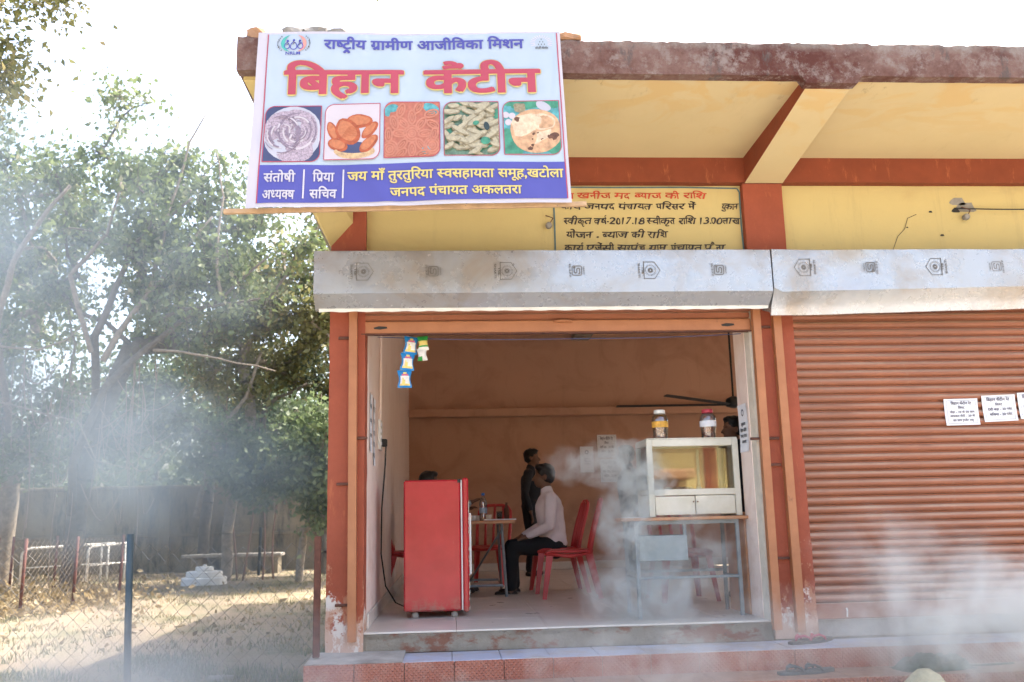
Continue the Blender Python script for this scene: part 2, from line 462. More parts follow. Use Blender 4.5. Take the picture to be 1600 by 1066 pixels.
def stroke(pts, w):
    vs = []; fs = []
    for (a, b), (c, d) in zip(pts[:-1], pts[1:]):
        L = math.hypot(c-a, d-b); nx, ny = -(d-b)/L*w/2, (c-a)/L*w/2; n = len(vs)
        vs += [(a+nx, b+ny), (c+nx, d+ny), (c-nx, d-ny), (a-nx, b-ny)]; fs.append((n, n+3, n+2, n+1))
    return vs, fs
def compose(text, fat=.012):
    V = []; F = []; x = 0; W = .055+2*fat; bold = .006
    e = max(0, fat-.006); dirs = [(0, 0)]
    if e > .03: dirs += [(e*.5*math.cos(t), e*.5*math.sin(t)) for t in np.arange(6)*math.pi/3]+[(e*math.cos(t), e*math.sin(t)) for t in np.arange(12)*math.pi/6]
    elif e > .002: dirs = [(e*sx, e*sy) for sx, sy in ((-1, -.6), (1, -.6), (-1, .6), (1, .6), (0, 1.1))]
    def put(vs, fs, dx, sc=1):
        for k, (p, q) in enumerate(dirs):
            p *= sc; q *= sc
            n = len(V); V.extend((a+dx+p, b+q, k) for a, b in vs); F.extend(tuple(n+i for i in f) for f in fs)
    i = 0; n = len(text)
    while i < n:
        ch = text[i]
        if ch not in CONS:
            vs, fs, a = glyph(ch, bold) if ch != ' ' else ([], [], .30)
            if ch in 'अआ' or ord(ch) < 0x900 or True: put(vs, fs, x)
            x += a; i += 1; continue
        cl = [ch]; i += 1
        while i+1 < n and text[i] == VIR and text[i+1] in CONS: cl.append(text[i+1]); i += 2
        mat = []; sg = []
        while i < n and (text[i] in MATRA or text[i] in SIGN):
            (mat if text[i] in MATRA else sg).append(text[i]); i += 1
        reph = len(cl) > 1 and cl[0] == RA
        if reph: cl = cl[1:]
        rakar = len(cl) > 1 and cl[-1] == RA
        if rakar: cl = cl[:-1]
        if 'ि' in mat:
            vs, fs, a = glyph('ि', bold); put(vs, fs, x); x += a; mat.remove('ि')
        for j, c in enumerate(cl):
            vs, fs, a = glyph(c, bold)
            base = [v[0] for v in vs if v[1] < .12] or [a]
            st = max(base)
            if j < len(cl)-1 and c != 'ट':
                cut = .70*a if c == 'क' else st-W*1.05
                v2, f2 = clip_x(vs, fs, cut); put(v2, f2, x); x += cut-.005
            else:
                put(vs, fs, x)
                if j == len(cl)-1 and rakar:
                    if c in 'टठडढ':
                        mx = a*.5; s = stroke([(mx-.15, -.27), (mx, -.08), (mx+.15, -.27)], W)
                    else: s = stroke([(st-W*.4, .22), (st-.31, .02)], W*1.1)
                    put(*s, x)
                xe = x; x += a
                ea = a; est = st
        for m in mat:
            vs, fs, a = glyph(m, bold); put(vs, fs, x, .55 if m in 'ेैुूृ' else 1); x += a
        for m in sg:
            vs, fs, a = glyph(m, bold); put(vs, fs, x, .55); x += a
        if reph:
            q = x-.10; put(*stroke([(q, .66), (q-.06, .78), (q-.01, .87), (q+.09, .86)], W*.8), 0)
    return V, F, x
def text_to(mb, text, fn, x0, x1, base, height, bold=.012, mi=0, shear=0, jit=0, grid=.6, ax=(0, -1, 0)):
    """lay text from x0 to x1 (metres on the sheet), headline height above base; fn(x, z) -> 3D"""
    V, F, adv = compose(text, bold)
    xs = [v[0] for v in V]; a, b = min(xs), max(xs)
    hl = .63 if any(ord(c) > 0x900 for c in text) else .7
    bm = bmesh.new(); bv = [bm.verts.new((p, q, k*.001)) for p, q, k in V]
    for f in F:
        if len(set(f)) > 2:
            try: bm.faces.new([bv[i] for i in f])
            except ValueError: pass
    k = a+grid
    while k < b:
        bmesh.ops.bisect_plane(bm, geom=bm.verts[:]+bm.edges[:]+bm.faces[:], plane_co=(k, 0, 0), plane_no=(1, 0, 0)); k += grid
    if grid < .5:
        k = -.2
        while k < 1:
            bmesh.ops.bisect_plane(bm, geom=bm.verts[:]+bm.edges[:]+bm.faces[:], plane_co=(0, k, 0), plane_no=(0, 1, 0)); k += grid
    bm.verts.index_update()
    vs = []
    for v in bm.verts:
        p, q = v.co.x, v.co.y/hl
        X = x0+(p-a)/(b-a)*(x1-x0)+shear*q*height
        if jit: X += jit*math.sin(p*5.1+q*2); q += jit*8*math.sin(p*3.3)
        p3 = fn(X, base+q*height); k3 = v.co.z*.25
        vs.append((p3[0]+ax[0]*k3, p3[1]+ax[1]*k3, p3[2]+ax[2]*k3))
    mb.add(vs, [tuple(v.index for v in f.verts) for f in bm.faces], mi); bm.free()
    return mb
def flatmesh(mb, name, mats, parent):
    """print: keep the winding facing the camera side, no normal recalculation"""
    me = bpy.data.meshes.new(name); me.from_pydata(mb.v, [], mb.f)
    for m in (mats if isinstance(mats, (list, tuple)) else [mats]): me.materials.append(m)
    if any(mb.mi): me.polygons.foreach_set('material_index', mb.mi)
    return link(name, me, parent)

# ------------------------------------------------------------------ ground
def build_ground():
    nx, ny = 90, 90
    xs = np.sign(np.linspace(-1, 1, nx))*np.abs(np.linspace(-1, 1, nx))**2.6*250
    ys = np.sign(np.linspace(-1, 1, ny))*np.abs(np.linspace(-1, 1, ny))**2.6*250+4
    mb = MB(); vs = []
    for y in ys:
        for x in xs:
            vs.append((x, y, -.45+.03*mnoise.noise(Vector((x*.4, y*.4, 0)))*(1 if abs(x) < 40 else 0)))
    mb.add(vs, [(j*nx+i, j*nx+i+1, (j+1)*nx+i+1, (j+1)*nx+i) for j in range(ny-1) for i in range(nx-1)])
    struct(mb.build('ground', M['ground'], smooth=True))
build_ground()
mb = MB(); mb.box((-40, -12, -.46), (60, -2.2, -.405)); struct(mb.build('lane', plain('bounce_lane_concrete', (.40, .37, .32), .9, 0, .15, 3)))  # unseen pale paving added to bounce sunlight onto the shop

# ------------------------------------------------------------------ the shop building
XL, XR, YB, ZC = -.81, 5.6, 9.2, 3.38           # outer left, outer right, back, ceiling
B = thing('shop_building', 'yellow painted row of shops with brown beams, deep canopy and one open shutter', 'building', (2.2, 0, -.45))
def bpart(name, mb, mat, smooth=False): return mb.build(name, mat, B, smooth)

# walls above the openings
w_ = MB()
w_.box((-.57, .03, 2.05), (2.13, .2, 3.05)); bpart('upper_wall', w_, M['yellow']); w_ = MB(); w_.box((2.42, .03, 2.05), (5.3, .2, 3.05))
bpart('upper_wall', w_, M['yellow'])
w_ = MB()
w_.box((XL+.004, .16, -.45), (-.60, YB, 3.28))
side = bpart('side_wall', w_, M['yellow'])
w_ = MB(); w_.box((-.602, .17, 0), (-.57, 6.6, 3.3)); bpart('inner_side_wall', w_, M['peach'])
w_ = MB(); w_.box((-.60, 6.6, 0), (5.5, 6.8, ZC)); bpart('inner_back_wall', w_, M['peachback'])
w_ = MB(); w_.box((5.3, .2, -.4), (5.5, 6.6, .9)); w_.box((5.3, .2, 2.3), (5.5, 6.6, ZC)); w_.box((5.3, .2, .9), (5.5, 2.4, 2.3)); w_.box((5.3, 5.6, .9), (5.5, 6.6, 2.3)); bpart('inner_right_wall', w_, M['peach'])  # right wall with an unseen window opening added to daylight the room
for y in np.arange(2.6, 5.6, .3): bpart('added_opening_bar', MB().box((5.38, y, .9), (5.40, y+.02, 2.3)), M['blackmetal'])
w_ = MB(); w_.box((-.565, 6.42, 2.09), (5.29, 6.6, 2.2), .008); bpart('ledge', w_, M['peachback'])
w_ = MB(); w_.box((-.55, .22, 2.3), (5.29, .26, 3.3)); bpart('inner_front_wall', w_, M['peach'])
w_ = MB(); w_.box((-.6, .2, ZC), (5.5, 6.8, ZC+.1)); bpart('ceiling', w_, M['peach'])
w_ = MB(); w_.box((1.75, 5.9, 3.18), (2.0, 6.598, ZC)); bpart('ceiling_beam', w_, M['concrete'])
# skirting
w_ = MB(); w_.box((-.569, .2, 0), (-.555, 6.59, .1), .004); bpart('skirting', w_, M['floor']); w_ = MB(); w_.box((-.55, 6.58, 0), (5.29, 6.598, .1), .004)
bpart('skirting', w_, M['floor'])
# columns
def column(x0, x1, top):
    mb = MB(); rings = []
    for z in np.linspace(-.12, top, 34):
        r = []
        for (x, y) in ((x0, -.03), ((x0+x1)/2, -.032), (x1, -.03), (x1, .16), (x0, .16)):
            e = .010 if z < .5 else .004
            d = wob((x, y, z), 9, e)
            r.append((x+d.x, y+d.y, z))
        rings.append(r)
    mb.loft(rings); return bpart('column', mb, M['red'])
column(-.81, -.57, 3.045); column(2.13, 2.42, 3.045)
# inner jamb reveals
w_ = MB(); w_.box((-.606, -.01, 0), (-.572, .17, 2.2)); bpart('jamb_edge', w_, M['cream']); w_ = MB(); w_.box((2.105, -.01, 0), (2.131, .1, 2.2)); bpart('jamb_edge', w_, M['cream'])
w_ = MB(); w_.box((2.10, .1, 0), (2.44, .34, 3.0)); bpart('jamb', w_, M['peach'])
# beam
mb = MB(); rings = []
for x in np.linspace(-.82, 5.4, 60):
    d = .006*mnoise.noise(Vector((x*3, 0, 5)))
    rings.append([(x, -.045, 3.05+d), (x, -.045, 3.255), (x, .2, 3.255), (x, .2, 3.05)])
mb.loft(rings); bpart('beam', mb, M['beam'])
# canopy soffit slab and fascia
mb = MB()
mb.extrude([(-1.15, 3.32), (-.02, 3.235), (.2, 3.235), (.2, 3.34), (-1.15, 3.40)], -1.19, 5.6); bpart('canopy_slab', mb, M['soffit'])
mb = MB(); rings = []
for x in np.linspace(-1.215, 5.7, 240):
    t = .016*mnoise.noise(Vector((x*5, 1, 0)))+.012*mnoise.noise(Vector((x*17, 1, 0)))+.008*mnoise.noise(Vector((x*41, 1, 0)))
    bl = .004*mnoise.noise(Vector((x*8, 4, 0)))
    fy = .005*mnoise.noise(Vector((x*6, 9, 0)))
    zt, zb = 3.512+t, 3.292+bl
    if 2.17 < x < 2.50: zb -= .045
    rings.append([(x, -1.2+fy, zb), (x, -1.205+fy, (zb+zt)/2), (x, -1.2+fy, zt-.012), (x, -1.185, zt), (x, -1.12, zt), (x, -1.12, zb)])
mb.loft(rings); bpart('fascia', mb, M['fascia'], 'auto')
mb = MB(); mb.extrude([(-1.12, 3.40), (-1.12, 3.50), (YB, 3.50), (YB, 3.40)], -1.20, 5.7); bpart('roof_slab', mb, M['concrete'])
mb = MB(); mb.box((-1.212, -1.12, 3.30), (-1.14, -.0, 3.41)); bpart('canopy_edge', mb, M['fascia'])
# cantilever bracket over the pier: yellow soffit face, brown flanks
def bracket(x0, x1, tipx0, tipx1, z_wall, z_tip, ytip=-1.12):
    mb = MB()
    a = [(x0, -.04, z_wall), (x1, -.04, z_wall), (x1, -.04, 3.3), (x0, -.04, 3.3)]
    b = [(tipx0, ytip, z_tip), (tipx1, ytip, z_tip), (tipx1, ytip, 3.34), (tipx0, ytip, 3.34)]
    mb.add(a+b, [(0, 1, 5, 4)], 0); mb.add(a+b, [(1, 2, 6, 5), (0, 4, 7, 3), (4, 5, 6, 7), (0, 3, 2, 1)], 1)
    return mb.build('bracket', [M['soffit'], M['beam']], B)
bracket(2.145, 2.425, 2.19, 2.47, 3.045, 3.245)
# corner bracket running out diagonally to the canopy corner (left)
mb = MB()
mb.add([(-.81, -.03, 2.58), (-.81, .15, 2.58), (-1.19, -1.12, 3.27), (-1.10, -1.12, 3.27), (-.66, -.03, 2.75),
        (-.81, -.03, 3.24), (-.81, .15, 3.24), (-1.19, -1.12, 3.33), (-1.10, -1.12, 3.33), (-.66, -.03, 3.24)],
       [(0, 2, 3, 4), (0, 1, 2), (0, 4, 9, 5), (2, 7, 8, 3), (3, 8, 9, 4), (1, 6, 7, 2), (5, 9, 8, 7, 6)])
mb.build('corner_bracket', M['yellow'], B)

# painted notice on the upper wall
def wallfn(y): return lambda x, z: (x, y, z)
pn = MB().box((.755, .026, 2.5), (2.128, .03, 3.045)).build('painted_notice', M['yellow'], B)
f = wallfn(.0235)
def strip(mb, pts, wdt, y, mi=0):
    for (a, b), (c, d) in zip(pts[:-1], pts[1:]):
        L = math.hypot(c-a, d-b); nx, nz = -(d-b)/L*wdt/2, (c-a)/L*wdt/2
        mb.add([(a+nx, y, b+nz), (c+nx, y, d+nz), (c-nx, y, d-nz), (a-nx, y, b-nz)], [(0, 1, 2, 3)], mi)
bd = MB(); strip(bd, [(.758, 2.5), (.76, 2.78), (.757, 3.036), (1.2, 3.034), (1.7, 3.036), (2.105, 3.028), (2.122, 3.0), (2.118, 2.75), (2.125, 2.5)], .012, .0235)
flatmesh(bd, 'painted_border', M['bordergrey'], pn)
t = MB(); text_to(t, 'गौण खनीज मद ब्याज की राशि', wallfn(.0225), .745, 1.87, 2.950, .042, .016, 0, .12, .006)
flatmesh(t, 'lettering', M['textred'], pn)
for s_, a, b, z, h in (('कार्य जनपद पंचायत परिसर में', .80, 1.79, 2.868, .042), ('दुकान', 1.975, 2.105, 2.868, .042),
                       ('स्वीकृत वर्ष-2017.18 स्वीकृत राशि 13.00लाख', .815, 2.112, 2.757, .045),
                       ('योजन . ब्याज की राशि', .83, 1.575, 2.655, .045), ('कार्य एजेंसी सरपंच ग्राम पंचायत पौना', .815, 1.985, 2.557, .045)):
    t = MB(); text_to(t, s_, wallfn(.0222), a, b, z, h, .018, 0, .14, .006); flatmesh(t, 'lettering', M['textblack'], pn)
# cracks and plaster holes right of the pier
cr = MB()
strip(cr, [(3.23, 2.55), (3.28, 2.66), (3.34, 2.72), (3.37, 2.80), (3.44, 2.83)], .004, .0265)
for cx, cz, r in ((3.745, 2.86, .022), (3.62, 2.67, .011), (3.55, 2.85, .01), (3.36, 2.73, .006)):
    cr.add([(cx+r*1.3*math.cos(a)*(1+.3*math.sin(3*a+cx)), .0262, cz+r*math.sin(a)*(1+.3*math.cos(2*a))) for a in np.linspace(0, 2*math.pi, 14)[:-1]], [tuple(range(13))])
flatmesh(cr, 'plaster_crack', M['gasket'], B)
fl = MB()
for cx, cz, r in ((3.83, 2.885, .05), (3.77, 2.93, .04), (4.35, 2.9, .03)):
    fl = MB(); fl.add([(cx+r*1.4*math.cos(a)*(1+.3*math.sin(3*a+cx)), .0275, cz+r*math.sin(a)*(1+.3*math.cos(2*a))) for a in np.linspace(0, 2*math.pi, 14)[:-1]], [tuple(range(13))]); flatmesh(fl, 'bare_plaster_patch', M['stone'], B)

# door sill riser and floor
mb = MB(); rings = []
for x in np.linspace(-.60, 2.12, 110):
    d = wob((x, 0, 0), 6, .008); e = wob((x, 3, 0), 14, .006)
    zt = -.012+min(0, mnoise.noise(Vector((x*4, 2, 2))))*.015
    rings.append([(x, .02+d.y, zt), (x, -.004+d.x, zt-.01), (x, .004+e.x, -.045), (x, -.006+e.y, -.08), (x, -.012+d.z, -.128), (x, .3, -.128), (x, .3, zt)])
mb.loft(rings); bpart('broken_riser', mb, M['rubble'], 'auto')
mb = MB(); mb.box((2.42, .05, -.13), (5.6, .3, -.03)); mb.box((2.1, .01, -.13), (2.44, .3, -.004)); bpart('sill', mb, M['rubble'])
fl = bpart('floor_slab', MB().box((-.6, .015, -.12), (5.4, 6.6, -.012)), M['concrete'])
tm = MB().box((0, 0, 0), (.597, .597, .012), .0015).mesh('floor_tile', M['floor'])
for i in range(10):
    for j in range(11):
        if i > 6 and j > 7: continue
        o = link('floor_tile', tm, fl); o.location = (-.57+i*.6, .008+j*.6, -.012+random.uniform(-.0006, .0006))

# roller shutter tracks (guides), brackets
def rail(x0, x1, z0, lean=0):
    mb = MB(); mb.loft([[(x0+l, -.085, z), (x1+l, -.085, z), (x1+l, -.032, z), (x0+l, -.032, z)] for z, l in ((z0, lean), (1.0, lean*.5), (2.14, 0))])
    return mb
g = bpart('shutter_guide', rail(-.675, -.622, -.045, .01), M['rail'])
rail(2.118, 2.172, -.055, -.012).build('shutter_guide', M['rail'], B)
rail(2.262, 2.318, -.075, .0).build('shutter_guide', M['rail'], B)
for x, z in ((-.70, 1.93), (-.70, .95), (-.70, .18), (2.20, 1.98), (2.20, 1.2), (2.20, 1.02), (2.21, .4), (-.60, 1.25), (2.10, 1.2)):
    bpart('guide_clamp', MB().box((x-.05, -.052, z-.009), (x+.05, -.033, z+.009), .003), M['rust'])

# roller shutters: every slat a sub-part
def slat_profile(h=.058):
    pr = []
    for k in range(9):
        a = k/8; pr.append((-.016*math.sin(math.pi*a)**.75, a*(h-.010)))
    pr += [(.008, h-.010), (.008, h-.0005), (.012, h-.001), (.012, 0)]
    return pr
def slat_mesh(L, h=.058):
    mb = MB(); rings = []
    for x in np.linspace(0, L, 14):
        d = .0012*mnoise.noise(Vector((x*2.2, 7, 7)))
        rings.append([(x, y+d, z) for y, z in slat_profile(h)])
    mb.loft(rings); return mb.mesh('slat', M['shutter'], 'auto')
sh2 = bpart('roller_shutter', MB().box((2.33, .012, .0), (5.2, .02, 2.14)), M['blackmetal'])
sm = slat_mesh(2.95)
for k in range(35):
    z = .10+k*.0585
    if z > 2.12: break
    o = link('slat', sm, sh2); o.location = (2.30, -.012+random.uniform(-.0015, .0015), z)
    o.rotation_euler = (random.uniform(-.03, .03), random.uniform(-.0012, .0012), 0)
br = MB().box((2.31, -.022, -.005), (5.2, .0, .098), .004)
br.build('bottom_rail', M['shutter'], sh2)
MB().box((3.86, -.035, .06), (4.12, -.023, .085), .005).build('lift_handle', M['rust'], sh2)
MB().tube([(2.62, -.04, .065), (2.62, -.05, .05), (2.62, -.04, .01)], .006, 6).build('lock_hasp', M['white'], sh2)
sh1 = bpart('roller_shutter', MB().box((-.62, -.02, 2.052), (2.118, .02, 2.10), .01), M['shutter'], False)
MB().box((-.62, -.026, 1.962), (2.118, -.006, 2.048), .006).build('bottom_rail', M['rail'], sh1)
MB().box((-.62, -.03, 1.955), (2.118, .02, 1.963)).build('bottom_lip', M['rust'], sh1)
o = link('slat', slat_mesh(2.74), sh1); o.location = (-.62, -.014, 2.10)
hd = MB(); hd.lathe([(.0, -.006), (.05, -.004), (.062, .0), (.05, .006), (.02, .01)], n=24, M4=Matrix.Translation((.79, -.03, 2.035)) @ Matrix.Diagonal((1.15, .6, 1.6, 1)))
hd.build('finger_grip', M['rail'], sh1, True)
lk = MB()
for x in (-.47, 1.95):
    lk = MB(); lk.add([(x-.045, -.0275, 2.004), (x-.01, -.0275, 2.014), (x+.045, -.0275, 2.010), (x+.05, -.0275, 1.998), (x, -.0275, 1.990), (x-.04, -.0275, 1.994)], [(0, 1, 2, 3, 4, 5)]); flatmesh(lk, 'lock_slot', M['gasket'], sh1)

# galvanised hoods
def hood(x0, x1, fn, n=60):
    mb = MB(); rings = []
    for x in np.linspace(x0, x1, n):
        rings.append(fn(x))
    mb.loft(rings)
    return bpart('shutter_hood', mb, M['galv'], 'auto')
def hA(x):
    d = .003*mnoise.noise(Vector((x*3, 3, 3)))+.0015*mnoise.noise(Vector((x*12, 3, 3)))
    return [(x, .02, 2.50), (x, -.28, 2.475+d), (x, -.298, 2.468+d), (x, -.30+d, 2.32), (x, -.30+d, 2.178+d), (x, -.21, 2.105+d), (x, -.19, 2.088+d), (x, -.17, 2.088+d), (x, -.18, 2.11), (x, -.02, 2.13)]
h1 = hood(-.885, 2.195, hA)
def hB(x):
    t = (x-2.2)/3.2
    d = .006*mnoise.noise(Vector((x*2.5, 13, 3)))+.002*mnoise.noise(Vector((x*11, 3, 3)))
    e = max(0, 1-(x-2.2)/.06)*.035
    dent = .018*math.exp(-((x-2.75)/.16)**2)
    zl = 2.025+.065*t
    return [(x, .02, 2.50), (x, -.28, 2.472+d), (x, -.30, 2.465+d), (x, -.302+d+dent, 2.34), (x, -.302+d, 2.17+e+.05*t), (x, -.22, zl+.06+d), (x, -.20, zl+d), (x, -.185, zl+d), (x, -.18, zl+.03), (x, -.02, zl+.08)]
h2 = hood(2.206, 5.45, hB)
# torn light strip under the hood lip
lp = MB(); rings = []
for x in np.linspace(-.86, 2.19, 90):
    s_ = .004*math.sin(x*38)+.003*mnoise.noise(Vector((x*9, 2, 2)))
    rings.append([(x, -.205, 2.099), (x, -.198+s_, 2.086), (x, -.196, 2.078+s_*.6), (x, -.19, 2.098)])
lp.loft(rings); lp.build('lip_strip', M['white'], h1)
# printed maker's marks on the hoods
def mark_house(x, flip, zc=2.325):
    mb = MB(); y = -.3045
    def T(a, b): return (x+(-a if flip else a), y, zc+(-b if flip else b))
    def line(pts, wd):
        v, fs = stroke(pts, wd); mb.add([T(p, q) for p, q in v], fs)
    line([(-.045, .058), (.028, .058), (.066, 0), (.028, -.058), (-.045, -.058)], .0035); line([(-.045, .062), (-.045, -.062)], .0045)
    for k in range(22):
        a = 2*math.pi*k/22; line([(.030*math.cos(a)+.0, .030*math.sin(a)), (.040*math.cos(a), .040*math.sin(a))], .003)
    for k in range(12):
        a = 2*math.pi*k/12; line([(.006*math.cos(a), .006*math.sin(a)), (.019*math.cos(a), .019*math.sin(a))], .004)
    for t_, off, L in (('TSB', -.060, .03), ('SHAKTI', -.085, .058)):
        text_to(mb, t_, lambda a, b, off=off: T(off+b, -a), -L*.85, L*.85, 0, .014, .01)
    return flatmesh(mb, 'printed_mark', M['stampink'], h2 if flip else h1)
def mark_square(x, flip, zc=2.325):
    mb = MB(); y = -.3045
    def T(a, b): return (x+(-a if flip else a), y, zc+(-b if flip else b))
    def line(pts, wd):
        v, fs = stroke(pts, wd); mb.add([T(p, q) for p, q in v], fs)
    s_ = .032
    line([(-s_*.8, s_), (s_*.8, s_), (s_, s_*.8), (s_, -s_*.8), (s_*.8, -s_), (-s_*.8, -s_), (-s_, -s_*.8), (-s_, s_*.8), (-s_*.8, s_)], .005)
    line([(-.018, .018), (-.018, -.012), (-.008, -.018), (0, -.012), (0, .012), (.009, .018), (.018, .012), (.018, -.018)], .006)
    line([(-.024, .022), (-.009, .022)], .007); line([(.008, -.02), (.02, -.02)], .006)
    text_to(mb, 'IS:277', lambda a, b: T(-.052+b, -a), -.045, .045, 0, .012, .012)
    text_to(mb, 'HEAVY', lambda a, b: T(.042+b, -a), -.028, .028, 0, .010, .012)
    return flatmesh(mb, 'printed_mark', M['stampink'], h2 if flip else h1)
for i, x in enumerate((-.56, -.10, .39, .86, 1.36, 1.83)): (mark_house if i % 2 == 0 else mark_square)(x, False)
for i, x in enumerate((2.42, 2.89, 3.35, 3.79, 4.25)): (mark_house if i % 2 == 0 else mark_square)(x, True, 2.34)

# ------------------------------------------------------------------ entrance steps
ST = thing('entrance_steps', 'tiled entrance steps with pale blue treads and red studded risers', 'steps', (2.2, -.4, -.45))
MB().box((-.885, -.385, -.45), (5.7, .04, -.143)).build('step_core', M['concrete'], ST)
MB().box((-.87, -.72, -.45), (5.7, -.39, -.263)).build('step_core', M['concrete'], ST)
mb = MB(); rings = []
for x in np.linspace(-.885, -.30, 14):
    d = wob((x, 0, 1), 9, .006)
    rings.append([(x, -.398+d.x*.5, -.13+d.z), (x, -.2, -.122+d.y), (x, -.02, -.112+d.z), (x, .0, -.16), (x, -.38, -.16)])
mb.loft(rings); mb.build('cement_patch', M['concrete'], ST)
tmb = MB().box((0, 0, 0), (.296, .375, .012), .002).mesh('tread_tile', M['tile_blue'])
for k in range(20):
    o = link('tread_tile', tmb, ST); o.location = (-.30+k*.3, -.402, -.141+random.uniform(-.001, .001)); o.rotation_euler = (0, 0, random.uniform(-.002, .002))
tmr = MB().box((0, 0, 0), (.296, .012, .119), .002).mesh('riser_tile', M['tile_red'])
for k in range(22):
    o = link('riser_tile', tmr, ST); o.location = (-.887+k*.3, -.405+random.uniform(-.001, .001), -.252)
tmt = MB().box((0, 0, 0), (.396, .33, .012), .002).mesh('lower_tread_tile', M['tile_tan'])
for k in range(17):
    o = link('lower_tread_tile', tmt, ST); o.location = (-.88+k*.4, -.735, -.262+random.uniform(-.001, .001))
for k in range(22):
    o = link('lower_riser_tile', tmr, ST); o.location = (-.887+k*.3, -.738, -.372+random.uniform(-.001, .001))

# ------------------------------------------------------------------ banner with its batten
BL_, BR_, TL_, TR_ = [Vector((a, 0, b)) for a, b in ((-1.11, 2.41), (.70, 2.45), (-1.08, 3.495), (.67, 3.525))]
def bfn(layer):
    def f(u, v):
        p = (BL_*(1-u)+BR_*u)*(1-v)+(TL_*(1-u)+TR_*u)*v
        y = -1.262-.045*(1-v)
        k = math.sin((u*1.0+v*.55)*9+1.2)*.008*(1-v*.4)+.009*math.sin(u*23+v*4)*max(0, .35-v)+.018*mnoise.noise(Vector((u*3.2, v*2.2, 3)))
        k += .012*math.exp(-((u-.36-(.22-v)*.35)/.03)**2)*max(0, .3-v)/.3
        k += .006*math.exp(-((u-.05-v*.5)/.05)**2)
        z = p.z-.008*math.sin(u*math.pi)*(v-.5)
        return (p.x, y-k-layer*.0022, z)
    return f
BN = thing('shop_banner', 'wide printed canteen banner with red Hindi title and five food pictures above the shop', 'banner', (-.2, -1.28, 2.43))
def bsheet(u0, u1, v0, v1, layer, mat, name, nu=60, nv=36):
    f_ = bfn(layer); mb = MB()
    vs = [f_(u0+(u1-u0)*i/nu, v0+(v1-v0)*j/nv) for j in range(nv+1) for i in range(nu+1)]
    mb.add(vs, [(j*(nu+1)+i, j*(nu+1)+i+1, (j+1)*(nu+1)+i+1, (j+1)*(nu+1)+i) for j in range(nv) for i in range(nu)])
    o = flatmesh(mb, name, mat, BN); o.data.shade_smooth(); return o
bsheet(0, 1, 0, 1, 0, M['flexwhite'], 'banner_sheet', 90, 50)
bsheet(.034, .987, .022, .985, 1, M['flex'], 'printed_field', 86, 48)
bsheet(.034, .987, .022, .232, 2, M['bnavy'], 'blue_band', 86, 12)
for u in (.0315, .9865):
    bsheet(u, u+.0035, .022, .985, 2.2, M['bpink'], 'border_line', 1, 50)
def bt(s_, u0, u1, v, h, mat, layer, bold, name='lettering', shear=0):
    t = MB(); text_to(t, s_, bfn(layer), u0, u1, v, h, bold, 0, shear, 0, .12 if h > .1 else .3)
    return flatmesh(t, name, mat, BN)
bt('राष्ट्रीय ग्रामीण आजीविका मिशन', .216, .876, .896, .050, M['bnavy'], 3, .028)
for s_, a, b in (('बिहान', .092, .478), ('कैंटीन', .541, .926)):
    bt(s_, a-.003, b+.003, .634, .130, M['byellow'], 3, .050, 'title_outline'); bt(s_, a, b, .636, .128, M['bpink'], 5.5, .033, 'title_lettering')
for s_, a, b, v in (('संतोषी', .05, .146, .136), ('अध्यक्ष', .05, .146, .042), ('प्रिया', .197, .264, .140), ('सचिव', .19, .273, .046)):
    bt(s_, a, b, v, .046, M['flexwhite'], 4, .022)
for u in (.171, .291): bsheet(u-.0025, u+.0025, .045, .205, 3.5, M['flexwhite'], 'divider_line', 1, 8)
bt('जय माँ तुरतुरिया स्वसहायता समूह,खटोला', .303, .98, .142, .046, M['byellow'], 4, .022)
bt('जनपद पंचायत अकलतरा', .435, .845, .050, .044, M['byellow'], 4, .022)
# emblem at the left corner, seal at the right corner
def bpoly(mb, pts, layer, mi=0):
    f_ = bfn(layer); mb.add([f_(u, v) for u, v in pts], [tuple(range(len(pts)))], mi)
AS = 1.78/1.06
def crescent(mb, cx, cy, r, a0, a1, wmax, layer, mi):
    n = 14
    for k in range(n):
        q = []
        for t, sg in ((k, -1), (k+1, -1), (k+1, 1), (k, 1)):
            tt = t/n; a = R_(a0+(a1-a0)*tt); rr = r+sg*wmax*math.sin(math.pi*tt)*.5
            q.append((cx+rr*1.15*math.cos(a)/AS, cy+rr*math.sin(a)))
        bpoly(mb, q, layer, mi)
def bstroke(mb, pts, wd, layer, mi):
    v, fs = stroke([(p*AS, q) for p, q in pts], wd); f_ = bfn(layer); mb.add([f_(a/AS, b) for a, b in v], fs, mi)
em = MB(); ex, ey = .118, .928
crescent(em, ex, ey, .052, 110, 250, .018, 3, 0); crescent(em, ex, ey, .052, -70, 70, .018, 3, 1)
for dx, s_ in ((-.022, .8), (0, 1), (.022, .8)):
    pts = [(ex+dx+.0105*s_*math.cos(a)*(1-.25*math.sin(a)), ey-.014+.022*s_*math.sin(a)) for a in np.linspace(0, 2*math.pi, 13)]
    bstroke(em, pts, .0045, 3, 2)
    hx = ex+dx*.9; hy = ey+.018*s_
    bpoly(em, [(hx+.004*math.cos(a), hy+.007*math.sin(a)) for a in np.linspace(0, 2*math.pi, 9)[:-1]], 3, 2)
    bstroke(em, [(hx-.003, hy-.006), (hx+.003, hy-.016), (hx-.004, hy-.024)], .004, 3, 3)
text_to(em, 'NRLM', bfn(3), .093, .140, .862, .017, .012, 2)
for s_, sg in (('RASHTRIYA', -1), ('AAJEEVIKA', 1)):
    for k, ch in enumerate(s_):
        a = R_(180-40+k*10) if sg < 0 else R_(40-k*10)
        uu, vv = ex+.076*1.15*math.cos(a)/AS, ey+.062*math.sin(a)
        text_to(em, ch, bfn(3), uu-.002, uu+.0025, vv-.004, .009, .012, 3)
